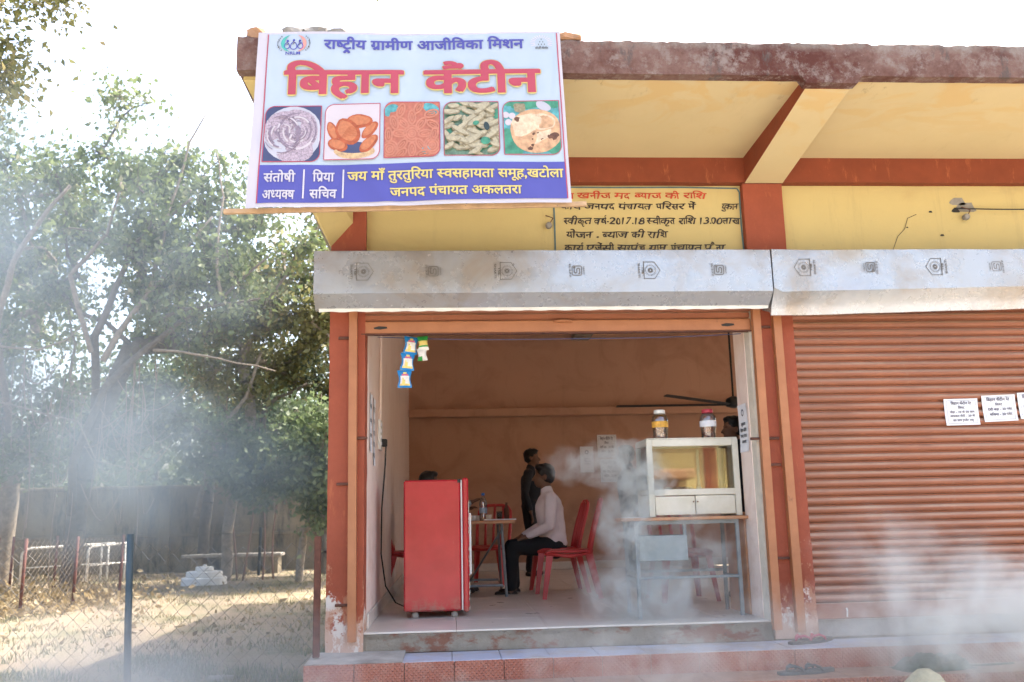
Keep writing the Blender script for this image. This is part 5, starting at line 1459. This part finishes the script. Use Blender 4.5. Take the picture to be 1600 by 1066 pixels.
limb([(-3.98, 13.6, 1.4), (-3.98, 13.6, 2.41), (-3.93, 13.6, 3.1), (-3.67, 13.6, 3.37), (-3.06, 13.6, 3.64)], .06, .03, DT, barkdark)
limb([(-3.95, 13.6, 2.2), (-3.59, 13.6, 2.75), (-3.25, 13.6, 2.95), (-2.62, 13.6, 2.94)], .05, .025, DT, barkdark)
limb([(-5.1, 12.8, .8), (-4.78, 12.8, 2.23), (-4.66, 12.8, 2.62), (-4.35, 12.8, 3.01), (-4.17, 12.8, 3.27), (-3.9, 12.8, 4.2)], .06, .03, DT, bark)
# backdrop woodland beyond the wall
def woodland():
    g = np.random.default_rng(5); cs = []
    for k in range(70):
        x = g.uniform(-24, 3); y = g.uniform(23, 32); z = g.uniform(.5, 4.6-.1*abs(x+8)); r = g.uniform(.9, 1.7)
        cs.append(np.array([x, y, z])+g.normal(size=(520, 3))*r*.55)
    cen = np.concatenate(cs); n = len(cen)
    me = leaf_mesh('woodland', cen, .26*g.uniform(.6, 1.3, n), LM['dark'], np.clip(.45+g.normal(size=n)*.25, 0, 1))
    tag(link('woodland', me), 'hazy mass of far trees beyond the compound wall', 'woodland', kind='stuff')
    t = MB(); r2 = random.Random(3)
    for k in range(26):
        x = r2.uniform(-22, 2); y = r2.uniform(23, 30); t.tube([(x, y, -.45), (x+r2.uniform(-.3, .3), y, 2.5), (x+r2.uniform(-.9, .9), y, 6)], [.12, .09, .04], 6)
    tag(t.build('far_trunks', barkdark), 'bare trunks of the far trees beyond the wall', 'trunks', kind='stuff')
woodland()
# hanging dry roots and vines
vm = MB(); r2 = random.Random(21)
for k in range(120):
    x = r2.uniform(-10.2, -5.8); y = r2.uniform(11.4, 12.6); z1 = r2.uniform(1.4, 4.2); L = r2.uniform(.6, 2.2)
    if r2.random() < .55:
        pts = [(x+.05*math.sin(k+t*3), y, z1-L*t) for t in np.linspace(0, 1, 6)]
    else:
        dx = r2.uniform(-1.4, 1.4); pts = [(x+dx*t, y+.1*math.sin(t*5+k), z1-.7*math.sin(math.pi*t)*L*.5-.2*t) for t in np.linspace(0, 1, 9)]
    vm.tube(pts, r2.uniform(.005, .013), 4)
tag(vm.build('hanging_vines', plain('dry_pinkish_vine', (.30, .22, .17), .9)), 'tangle of dry vines and hanging roots under the left trees', 'vines', kind='stuff')
# extra visible stems
for i, (x, y, h, d) in enumerate(((-4.3, 11.6, 4.6, .5), (-4.0, 11.7, 4.2, .2), (-4.55, 11.8, 4.9, -.3), (-3.75, 11.9, 3.9, .6))):
    o = MB().tube([(x+d*t**1.5+.10*math.sin(t*5+i), y+2.0, -.45+h*t) for t in np.linspace(0, 1, 9)], [.022-.013*t for t in np.linspace(0, 1, 9)], 6).build('thin_stem', plain('reddish_stem_bark', (.26, .15, .11), .9) if i == 0 else bpy.data.materials['reddish_stem_bark'], None, True)
    tag(o, 'thin reddish upright stem behind the low bushy tree', 'stem', 'thin stems behind the bushy tree')

# ------------------------------------------------------------------ compound wall, bench, plinth, railings
CW = thing('compound_wall', 'stained plaster compound wall closing the back of the yard', 'wall', (-8, 18.2, -.45))
mb = MB(); rings = []
for x in np.linspace(-24, -.9, 90):
    t = .03*mnoise.noise(Vector((x*1.3, 0, 0))); rings.append([(x, 18.1+.012*mnoise.noise(Vector((x*2, 5, 0))), -.5), (x, 18.1, .8), (x, 18.1, 1.62+t), (x, 18.32, 1.62+t), (x, 18.35, -.5)])
mb.loft(rings); mb.build('wall_panel', M['oldwall'], CW)
MB().box((-24, 18.04, 1.62), (-.9, 18.4, 1.72), .02).build('coping', M['oldwall'], CW)
for x in np.arange(-23, -1, 2.6): MB().box((x, 18.0, -.5), (x+.28, 18.12, 1.60), .015).build('pilaster', M['oldwall'], CW)
MB().box((-24, 18.02, .42), (-.9, 18.098, .50), .01).build('plinth_band', M['oldwall'], CW)
PL = thing('stepped_plinth', 'round whitewashed stepped plinth on the yard ground', 'plinth', (-4.85, 12.7, -.45))
for r_, z0, z1, nm in ((.43, -.47, -.30, 'tier'), (.345, -.30, -.19, 'tier'), (.17, -.19, -.10, 'tier'), (.035, -.10, -.06, 'finial')):
    MB().lathe([(r_-.015, z0), (r_, z0+.015), (r_, z1-.02), (r_-.02, z1)], (-4.85, 12.7, 0), 28).build(nm, M['whitewash'], PL, 'auto')
BE = thing('concrete_bench', 'low dark concrete bench against the compound wall behind the plinth', 'bench', (-5.0, 16.6, -.45))
MB().box((-6.3, 16.2, -.06), (-4.0, 16.75, .02), .015).build('seat_slab', M['concrete'], BE)
for x in (-6.1, -5.15, -4.35): MB().box((x, 16.25, -.5), (x+.28, 16.7, -.06), .01).build('leg_block', M['oldwall'], BE)
tag(MB().tube([(-4.32, 15.3, -.45), (-4.3, 15.3, .62)], .035, 8).build('iron_post', M['blackmetal']), 'dark iron post standing in front of the compound wall', 'post')
RL = thing('bicycle_railing', 'white tubular railing inside the small fenced enclosure', 'railing', (-8.6, 14.2, -.45))
for (x0, y0, x1, y1) in ((-8.75, 13.6, -7.25, 14.6), (-7.55, 13.9, -7.0, 14.9)):
    def L(t, z, x0=x0, y0=y0, x1=x1, y1=y1): return (x0+(x1-x0)*t, y0+(y1-y0)*t, z)
    MB().tube([L(0, -.45), L(0, .22), L(.03, .28), L(.1, .31), L(1, .36)], .026, 8).build('top_rail', M['whitewash'], RL, True)
    MB().tube([L(0, -.08), L(1, -.05)], .016, 6).build('mid_rail', M['whitewash'], RL, True)
    for t in (.45, .85): MB().tube([L(t, -.45), L(t, .33)], .022, 8).build('upright', M['whitewash'], RL, True)

# ------------------------------------------------------------------ chain link fences
def mesh_panel(mb, A, Bp, z0, z1, pitch, rad, sag=0):
    A, Bp = Vector(A), Vector(Bp); L = (Bp-A).length; d = (Bp-A)/L; nrm = Vector((-d.y, d.x, 0)); h = z1-z0
    n = int(L/pitch)+1; rows = max(2, int(h/(pitch*.95)))
    for i in range(n):
        pts = []
        for k in range(rows*2+1):
            s_ = i*pitch+(pitch*.5 if k % 2 else 0); z = z0+h*k/(rows*2)
            s_ = min(s_, L); b_ = .012*(1 if k % 2 else -1)*.3
            wb = mnoise.noise_vector(Vector((s_*1.4, z*2, A.x)))*.02
            pts.append(A+d*(s_+wb.x)+nrm*(b_+wb.y)+Vector((0, 0, z+wb.z-A.z+sag*math.sin(math.pi*s_/L)*(z-z0)/h)))
        mb.tube(pts, rad, 3, cap=False)
        pts2 = []
        for k in range(rows*2+1):
            s_ = i*pitch+(pitch*.5 if k % 2 == 0 else pitch); s_ = min(s_-pitch*.5+(0 if k % 2 == 0 else -pitch*.0), L)
        # second set, mirrored, interlocks with the first
        for k in range(rows*2+1):
            s_ = i*pitch-(pitch*.5 if k % 2 else 0); s_ = min(max(s_, 0), L); z = z0+h*k/(rows*2)
            wb = mnoise.noise_vector(Vector((s_*1.4, z*2, A.x)))*.02
            pts2.append(A+d*(s_+wb.x)+nrm*(.004+wb.y)+Vector((0, 0, z+wb.z-A.z+sag*math.sin(math.pi*s_/L)*(z-z0)/h)))
        mb.tube(pts2, rad, 3, cap=False)
F1 = thing('chain_link_fence', 'chain link fence with blue and brown posts in front of the yard', 'fence', (-2.05, 0, -.45))
MB().tube([(-2.03, 0, -.5), (-2.055, 0, .1), (-2.07, 0, .66)], .022, 10).build('post', M['bluepost'], F1, True)
tag(F1.children[0], 'blue grey painted post')
p2_ = MB().box((-.862, -.22, -.115), (-.822, -.18, .62), .004).build('post', M['rust'], F1); tag(p2_, 'rusty brown angle iron post')
MB().tube([(-5.3, .1, -.5), (-5.3, .1, .62)], .022, 8).build('post', M['bluepost'], F1, True)
mb = MB(); mesh_panel(mb, (-2.05, .03, 0), (-.84, -.19, 0), -.44, .60, .105, .0020, -.04); mesh_panel(mb, (-5.3, .12, 0), (-2.05, .03, 0), -.44, .62, .105, .0020, -.05)
tag(mb.build('wire_mesh', M['wire'], F1), kind='stuff')
F2 = thing('enclosure_fence', 'small chain link enclosure with rusty red posts around dry plants', 'fence', (-6, 9, -.45))
pts = [(-5.76, 6.89), (-5.55, 8.1), (-5.37, 9.5)]
for x, y in pts+[(-7.6, 10.6), (-7.2, 9.2), (-7.9, 6.6), (-6.7, 10.2)]:
    MB().tube([(x, y, -.5), (x+.02, y, .58)], .022, 8).build('post', M['rustred'], F2, True)
mb = MB(); q = [(*p, 0) for p in pts]
mesh_panel(mb, q[0], q[1], -.42, .55, .11, .003); mesh_panel(mb, q[1], q[2], -.42, .55, .11, .003)
mesh_panel(mb, q[2], (-7.6, 10.6, 0), -.42, .55, .11, .003); mesh_panel(mb, (-7.9, 6.6, 0), q[0], -.42, .55, .11, .003)
tag(mb.build('wire_mesh', M['wirefar'], F2), kind='stuff')

# ------------------------------------------------------------------ ground cover
def tufts(name, label, n, region, hgt, mat, seed, clump=12, spread=.08):
    g = np.random.default_rng(seed); V = []; Fc = []; var = []
    k = 0
    while k < n:
        x, y = region(g)
        m = g.integers(4, clump)
        if mnoise.noise(Vector((x*1.1, y*1.1, 3))) < -.02: k += m//3; continue
        c = g.normal(size=(m, 2))*spread+np.array([x, y])
        a = g.uniform(0, 6.28, m); h = hgt*g.uniform(.3, 1.3, m); ln = g.uniform(-.6, .6, (m, 2))*h[:, None]
        for i in range(m):
            b = len(V); wx, wy = .006*math.cos(a[i]), .006*math.sin(a[i])
            V += [(c[i, 0]-wx, c[i, 1]-wy, -.46), (c[i, 0]+wx, c[i, 1]+wy, -.46), (c[i, 0]+ln[i, 0], c[i, 1]+ln[i, 1], -.44+h[i])]; Fc.append((b, b+1, b+2)); var += [g.random()]*3
        k += m
    me = bpy.data.meshes.new(name); me.from_pydata(V, [], Fc); me.materials.append(mat)
    at = me.attributes.new('leafvar', 'FLOAT', 'POINT'); at.data.foreach_set('value', np.array(var, dtype=np.float32))
    tag(link(name, me), label, 'grass', kind='stuff')
tufts('dry_grass', 'thin dry grass scattered over the yard', 26000, lambda g: (g.uniform(-12, -1.2), g.uniform(.5, 17.5)), .05, leafmat('short_yellow_grass', (.12, .13, .05), (.22, .20, .10), (.34, .28, .16)), 31)
tufts('green_weeds', 'low green weeds near the fence and building corner', 6000, lambda g: (g.uniform(-4.5, -.95), g.uniform(-.3, 2.6)), .06, leafmat('green_weed_blades', (.11, .14, .07), (.18, .20, .10), (.26, .25, .15)), 32, 14, .06)
g = np.random.default_rng(8)
n = 4200; cen = np.stack([g.normal(-6.6, .8, n), g.normal(8.6, 1.2, n), -.45+np.abs(g.normal(0, .10, n))], 1)
me = leaf_mesh('dry_plants', cen, .10*g.uniform(.5, 1.3, n), LM['dry'], np.clip(.5+g.normal(size=n)*.3, 0, 1), -.3)
tag(link('dry_plants', me), 'heap of dry leaves and dead plants inside the enclosure', 'dry plants', kind='stuff')
n = 1500; cen = np.stack([g.uniform(-10, -1.3, n), g.uniform(3, 17.5, n), np.full(n, -.435)], 1)
me = leaf_mesh('leaf_litter', cen, .09*g.uniform(.5, 1.2, n), LM['dry'], g.random(n), 0)
tag(link('leaf_litter', me), 'scattered fallen leaves over the yard', 'leaf litter', kind='stuff')
lump('paving_block', (-1.72, 1.1, -.43), (.13, .09, .05), M['stone'], 'grey block lying on the ground at the bottom left by the fence', 41, None, 'block')

# ------------------------------------------------------------------ sandals, cloth, sack
def sandal(loc, rz, sm, stm, parent, side):
    mb = MB(); rings = []
    for t in np.linspace(0, 1, 12):
        x = -.125+.25*t; hw = .042*math.sin(math.pi*min(max(t, .06), .94))**.45*(1 if t > .35 else .86); hw *= (.9+.15*t)
        zt = .024-.006*t; rings.append([(x, -hw, 0), (x, hw, 0), (x, hw*1.02, zt*.5), (x, hw, zt), (x, 0, zt-.002), (x, -hw, zt), (x, -hw*1.02, zt*.5)])
    mb.loft(rings); T = Matrix.Translation(loc) @ Matrix.Rotation(rz, 4, 'Z'); mb.v = [tuple(T @ Vector(v)) for v in mb.v]
    s_ = mb.build('sole', M[sm], parent, 'auto')
    for sy in (1, -1):
        pts = [T @ Vector(p) for p in ((.075, 0, .020), (.065, sy*.008, .042), (.03, sy*.028, .050), (-.005, sy*.040, .036), (-.02, sy*.041, .014))]
        MB().tube(pts, [.005, .007, .008, .008, .006], 6).build('strap', M[stm], parent, True)
def sandals(label, p1, p2, rz, sm, stm):
    t = thing('sandals', label, 'sandals', p1, 0, 'sandals left on the steps')
    sandal(p1, rz, sm, stm, t, 1); sandal(p2, rz+.12, sm, stm, t, -1)
sandals('pair of black sandals with red straps on the pale blue upper tread', (2.26, -.19, -.128), (2.37, -.15, -.128), R_(205), 'shoe', 'strapred')
sandals('pair of grey rubber sandals on the lower tan tread', (2.06, -.57, -.249), (2.18, -.55, -.249), R_(190), 'rubber', 'rubber')
def crumple(name, loc, size, mat, label, cat, seed, fold=.5, sub=5):
    bm = bmesh.new(); bmesh.ops.create_icosphere(bm, subdivisions=sub, radius=1)
    for v in bm.verts:
        c = v.co.copy(); n_ = abs(mnoise.noise(c*2.2+Vector((seed, 0, 0))))*fold+abs(mnoise.noise(c*5+Vector((seed, 3, 0))))*fold*.4
        z = max(c.z, -.25); v.co = Vector((c.x*size[0], c.y*size[1], z*size[2]))*(1-.35+n_)
    me = bpy.data.meshes.new(name); bm.to_mesh(me); bm.free(); me.materials.append(mat); me.shade_smooth()
    o = link(name, me); o.location = loc; return tag(o, label, cat)
def cloth(name, loc, L, W_, H, mat, label, cat, seed, rz=0):
    mb = MB(); nx, ny = 46, 30; vs = []
    for j in range(ny+1):
        for i in range(nx+1):
            u, v = i/nx*2-1, j/ny*2-1
            ed = 1+.16*mnoise.noise(Vector((u*2, v*2, seed+4)))
            f_ = max(0, 1-(abs(u)**3+abs(v)**3))
            rd = 1-abs(mnoise.noise(Vector((u*1.6+v*.9, v*2.4-u*.5, seed))))*1.9
            r2_ = 1-abs(mnoise.noise(Vector((u*4+v*2, v*4, seed+9))))*2
            h = H*f_**.6*(.45+.55*max(0, rd)**2+.18*max(0, r2_))*(.7+.5*mnoise.noise(Vector((u*1.3, 0, seed+2))))
            vs.append((u*L*ed*(1-.1*v*v)+.02*rd, v*W_*ed*(1-.25*u*u), max(.003, h)))
    mb.add(vs, [(j*(nx+1)+i, j*(nx+1)+i+1, (j+1)*(nx+1)+i+1, (j+1)*(nx+1)+i) for j in range(ny) for i in range(nx)])
    me = mb.mesh(name, mat, True); o = link(name, me); o.location = loc; o.rotation_euler = (0, 0, rz); return tag(o, label, cat)
cloth('cloth_heap', (2.90, -.54, -.25), .25, .13, .11, M['cloth'], 'crumpled dark green cloth lying on the lower step', 'cloth', 4, .1)
tag(MB().tube([(3.02, -.56, -.235), (3.2, -.55, -.24), (3.45, -.5, -.243)], .006, 6).build('rope', M['cloth']), 'dark cord trailing right from the green cloth', 'rope')
mb = MB(); mb.lathe([(.17, 0), (.18, .08), (.165, .2), (.12, .30), (.07, .36), (.03, .385)], (0, 0, 0), 26); me = mb.mesh('straw_sack', M['sack'], True)
for v in me.vertices: v.co += mnoise.noise_vector(v.co*6)*.03
o = link('straw_sack', me); o.location = (2.66, -.95, -.575); tag(o, 'top of a pale straw coloured sack at the bottom right edge', 'sack')
MB_ = None

# ------------------------------------------------------------------ smoke
def smoke(name, label, lo, hi, puffs, dens, nscale, thr, colr=(.88, .90, .93), seed=0, soft=.35, warp=.0, aniso=.2):
    mb = MB().box(lo, hi); m = bpy.data.materials.new(name+'_volume'); m.use_nodes = True; t = m.node_tree
    for n_ in list(t.nodes): t.nodes.remove(n_)
    N = t.nodes.new; Lk = t.links.new
    out = N('ShaderNodeOutputMaterial'); pv = N('ShaderNodeVolumePrincipled'); Lk(pv.outputs[0], out.inputs['Volume'])
    pv.inputs['Color'].default_value = (*colr, 1); pv.inputs['Anisotropy'].default_value = aniso
    co = N('ShaderNodeNewGeometry').outputs['Position']
    nz = N('ShaderNodeTexNoise'); nz.inputs['Scale'].default_value = nscale*.5; nz.inputs['Detail'].default_value = 2
    ad = N('ShaderNodeMapping'); ad.inputs['Location'].default_value = (seed*3.7, seed, seed*1.9); Lk(co, ad.inputs[0]); Lk(ad.outputs[0], nz.inputs['Vector'])
    sb = N('ShaderNodeVectorMath'); sb.operation = 'SUBTRACT'; Lk(nz.outputs['Color'], sb.inputs[0]); sb.inputs[1].default_value = (.5, .5, .5)
    sc = N('ShaderNodeVectorMath'); sc.operation = 'SCALE'; Lk(sb.outputs[0], sc.inputs[0]); sc.inputs['Scale'].default_value = warp
    wp_ = N('ShaderNodeVectorMath'); wp_.operation = 'ADD'; Lk(co, wp_.inputs[0]); Lk(sc.outputs[0], wp_.inputs[1])
    acc = None
    for c, r, a in puffs:
        mp = N('ShaderNodeMapping'); mp.vector_type = 'TEXTURE'; mp.inputs['Location'].default_value = c; mp.inputs['Scale'].default_value = r
        Lk(wp_.outputs[0], mp.inputs[0]); gr = N('ShaderNodeTexGradient'); gr.gradient_type = 'SPHERICAL'; Lk(mp.outputs[0], gr.inputs[0])
        ml = N('ShaderNodeMath'); ml.operation = 'MULTIPLY'; Lk(gr.outputs['Fac'], ml.inputs[0]); ml.inputs[1].default_value = a
        if acc is None: acc = ml.outputs[0]
        else:
            s_ = N('ShaderNodeMath'); s_.operation = 'MAXIMUM'; Lk(acc, s_.inputs[0]); Lk(ml.outputs[0], s_.inputs[1]); acc = s_.outputs[0]
    n2 = N('ShaderNodeTexNoise'); n2.inputs['Scale'].default_value = nscale; n2.inputs['Detail'].default_value = 5; n2.inputs['Roughness'].default_value = .6; Lk(wp_.outputs[0], n2.inputs['Vector'])
    mr = N('ShaderNodeMapRange'); mr.inputs['From Min'].default_value = thr; mr.inputs['From Max'].default_value = thr+soft; Lk(n2.outputs['Fac'], mr.inputs[0])
    mu = N('ShaderNodeMath'); mu.operation = 'MULTIPLY'; Lk(acc, mu.inputs[0]); Lk(mr.outputs[0], mu.inputs[1])
    m2 = N('ShaderNodeMath'); m2.operation = 'MULTIPLY'; Lk(mu.outputs[0], m2.inputs[0]); m2.inputs[1].default_value = dens; Lk(m2.outputs[0], pv.inputs['Density'])
    o = mb.build(name, m); tag(o, label, 'smoke', kind='stuff'); return o
smoke('steam_cloud', 'white smoke curling in the doorway between the chairs and the display case', (.3, -.25, .0), (2.08, 1.5, 1.62),
      [((1.27, .35, 1.02), (.34, .42, .25), 1.0), ((1.02, .55, 1.08), (.36, .4, .13), .38), ((1.27, .3, .62), (.24, .42, .42), .6), ((1.32, .3, .2), (.5, .6, .32), .42), ((1.7, .25, .4), (.42, .4, .42), .25)], 27, 7.5, .44, seed=2, warp=.42, soft=.22, colr=(.90, .96, .94))
smoke('drifting_smoke', 'pale smoke drifting low over the steps at the right', (.4, -1.9, -.44), (5.4, -.36, 1.5),
      [((3.3, -.85, .04), (1.35, .6, .46), 1.15), ((3.9, -.85, .0), (1.1, .6, .5), 1.2), ((2.3, -.9, .0), (1.3, .55, .36), .3), ((2.7, -.8, .35), (.6, .5, .42), .4), ((1.2, -.9, -.1), (1.2, .6, .3), .28)], 7.5, 4.2, .42, seed=5, warp=.45, soft=.22, colr=(.90, .945, .93))
smoke('yard_smoke', 'bluish smoke hanging in front of the trees over the yard', (-6.4, .3, -.4), (-.9, 3.6, 5.4),
      [((-2.5, 1.9, 1.15), (1.7, 1.6, .85), 1.2), ((-3.8, 1.9, 1.6), (1.8, 1.6, 1.3), .9), ((-1.9, 1.9, .6), (1.3, 1.5, .9), .35), ((-4.4, 1.9, 2.8), (2.1, 1.7, 2.1), .75), ((-2.8, 1.9, 3.2), (2.0, 1.6, 2.1), .26), ((-2.0, .9, -.2), (1.3, 1.0, .6), .6)], 1.45, 2.2, .34, colr=(.30, .365, .43), seed=9, warp=1.0, soft=.3, aniso=0)  # dark smoke colour stands in for shade falling on it
smoke('corner_smoke', 'thin smoke over the grass at the bottom left corner', (-3.6, -1.6, -.44), (-.5, -.25, .7),
      [((-1.7, -.9, -.15), (1.6, .7, .5), 1.0), ((-2.8, -.9, -.1), (1.2, .7, .4), .5)], 1.3, 2.0, .25, seed=12, warp=.5, colr=(.8, .84, .86))
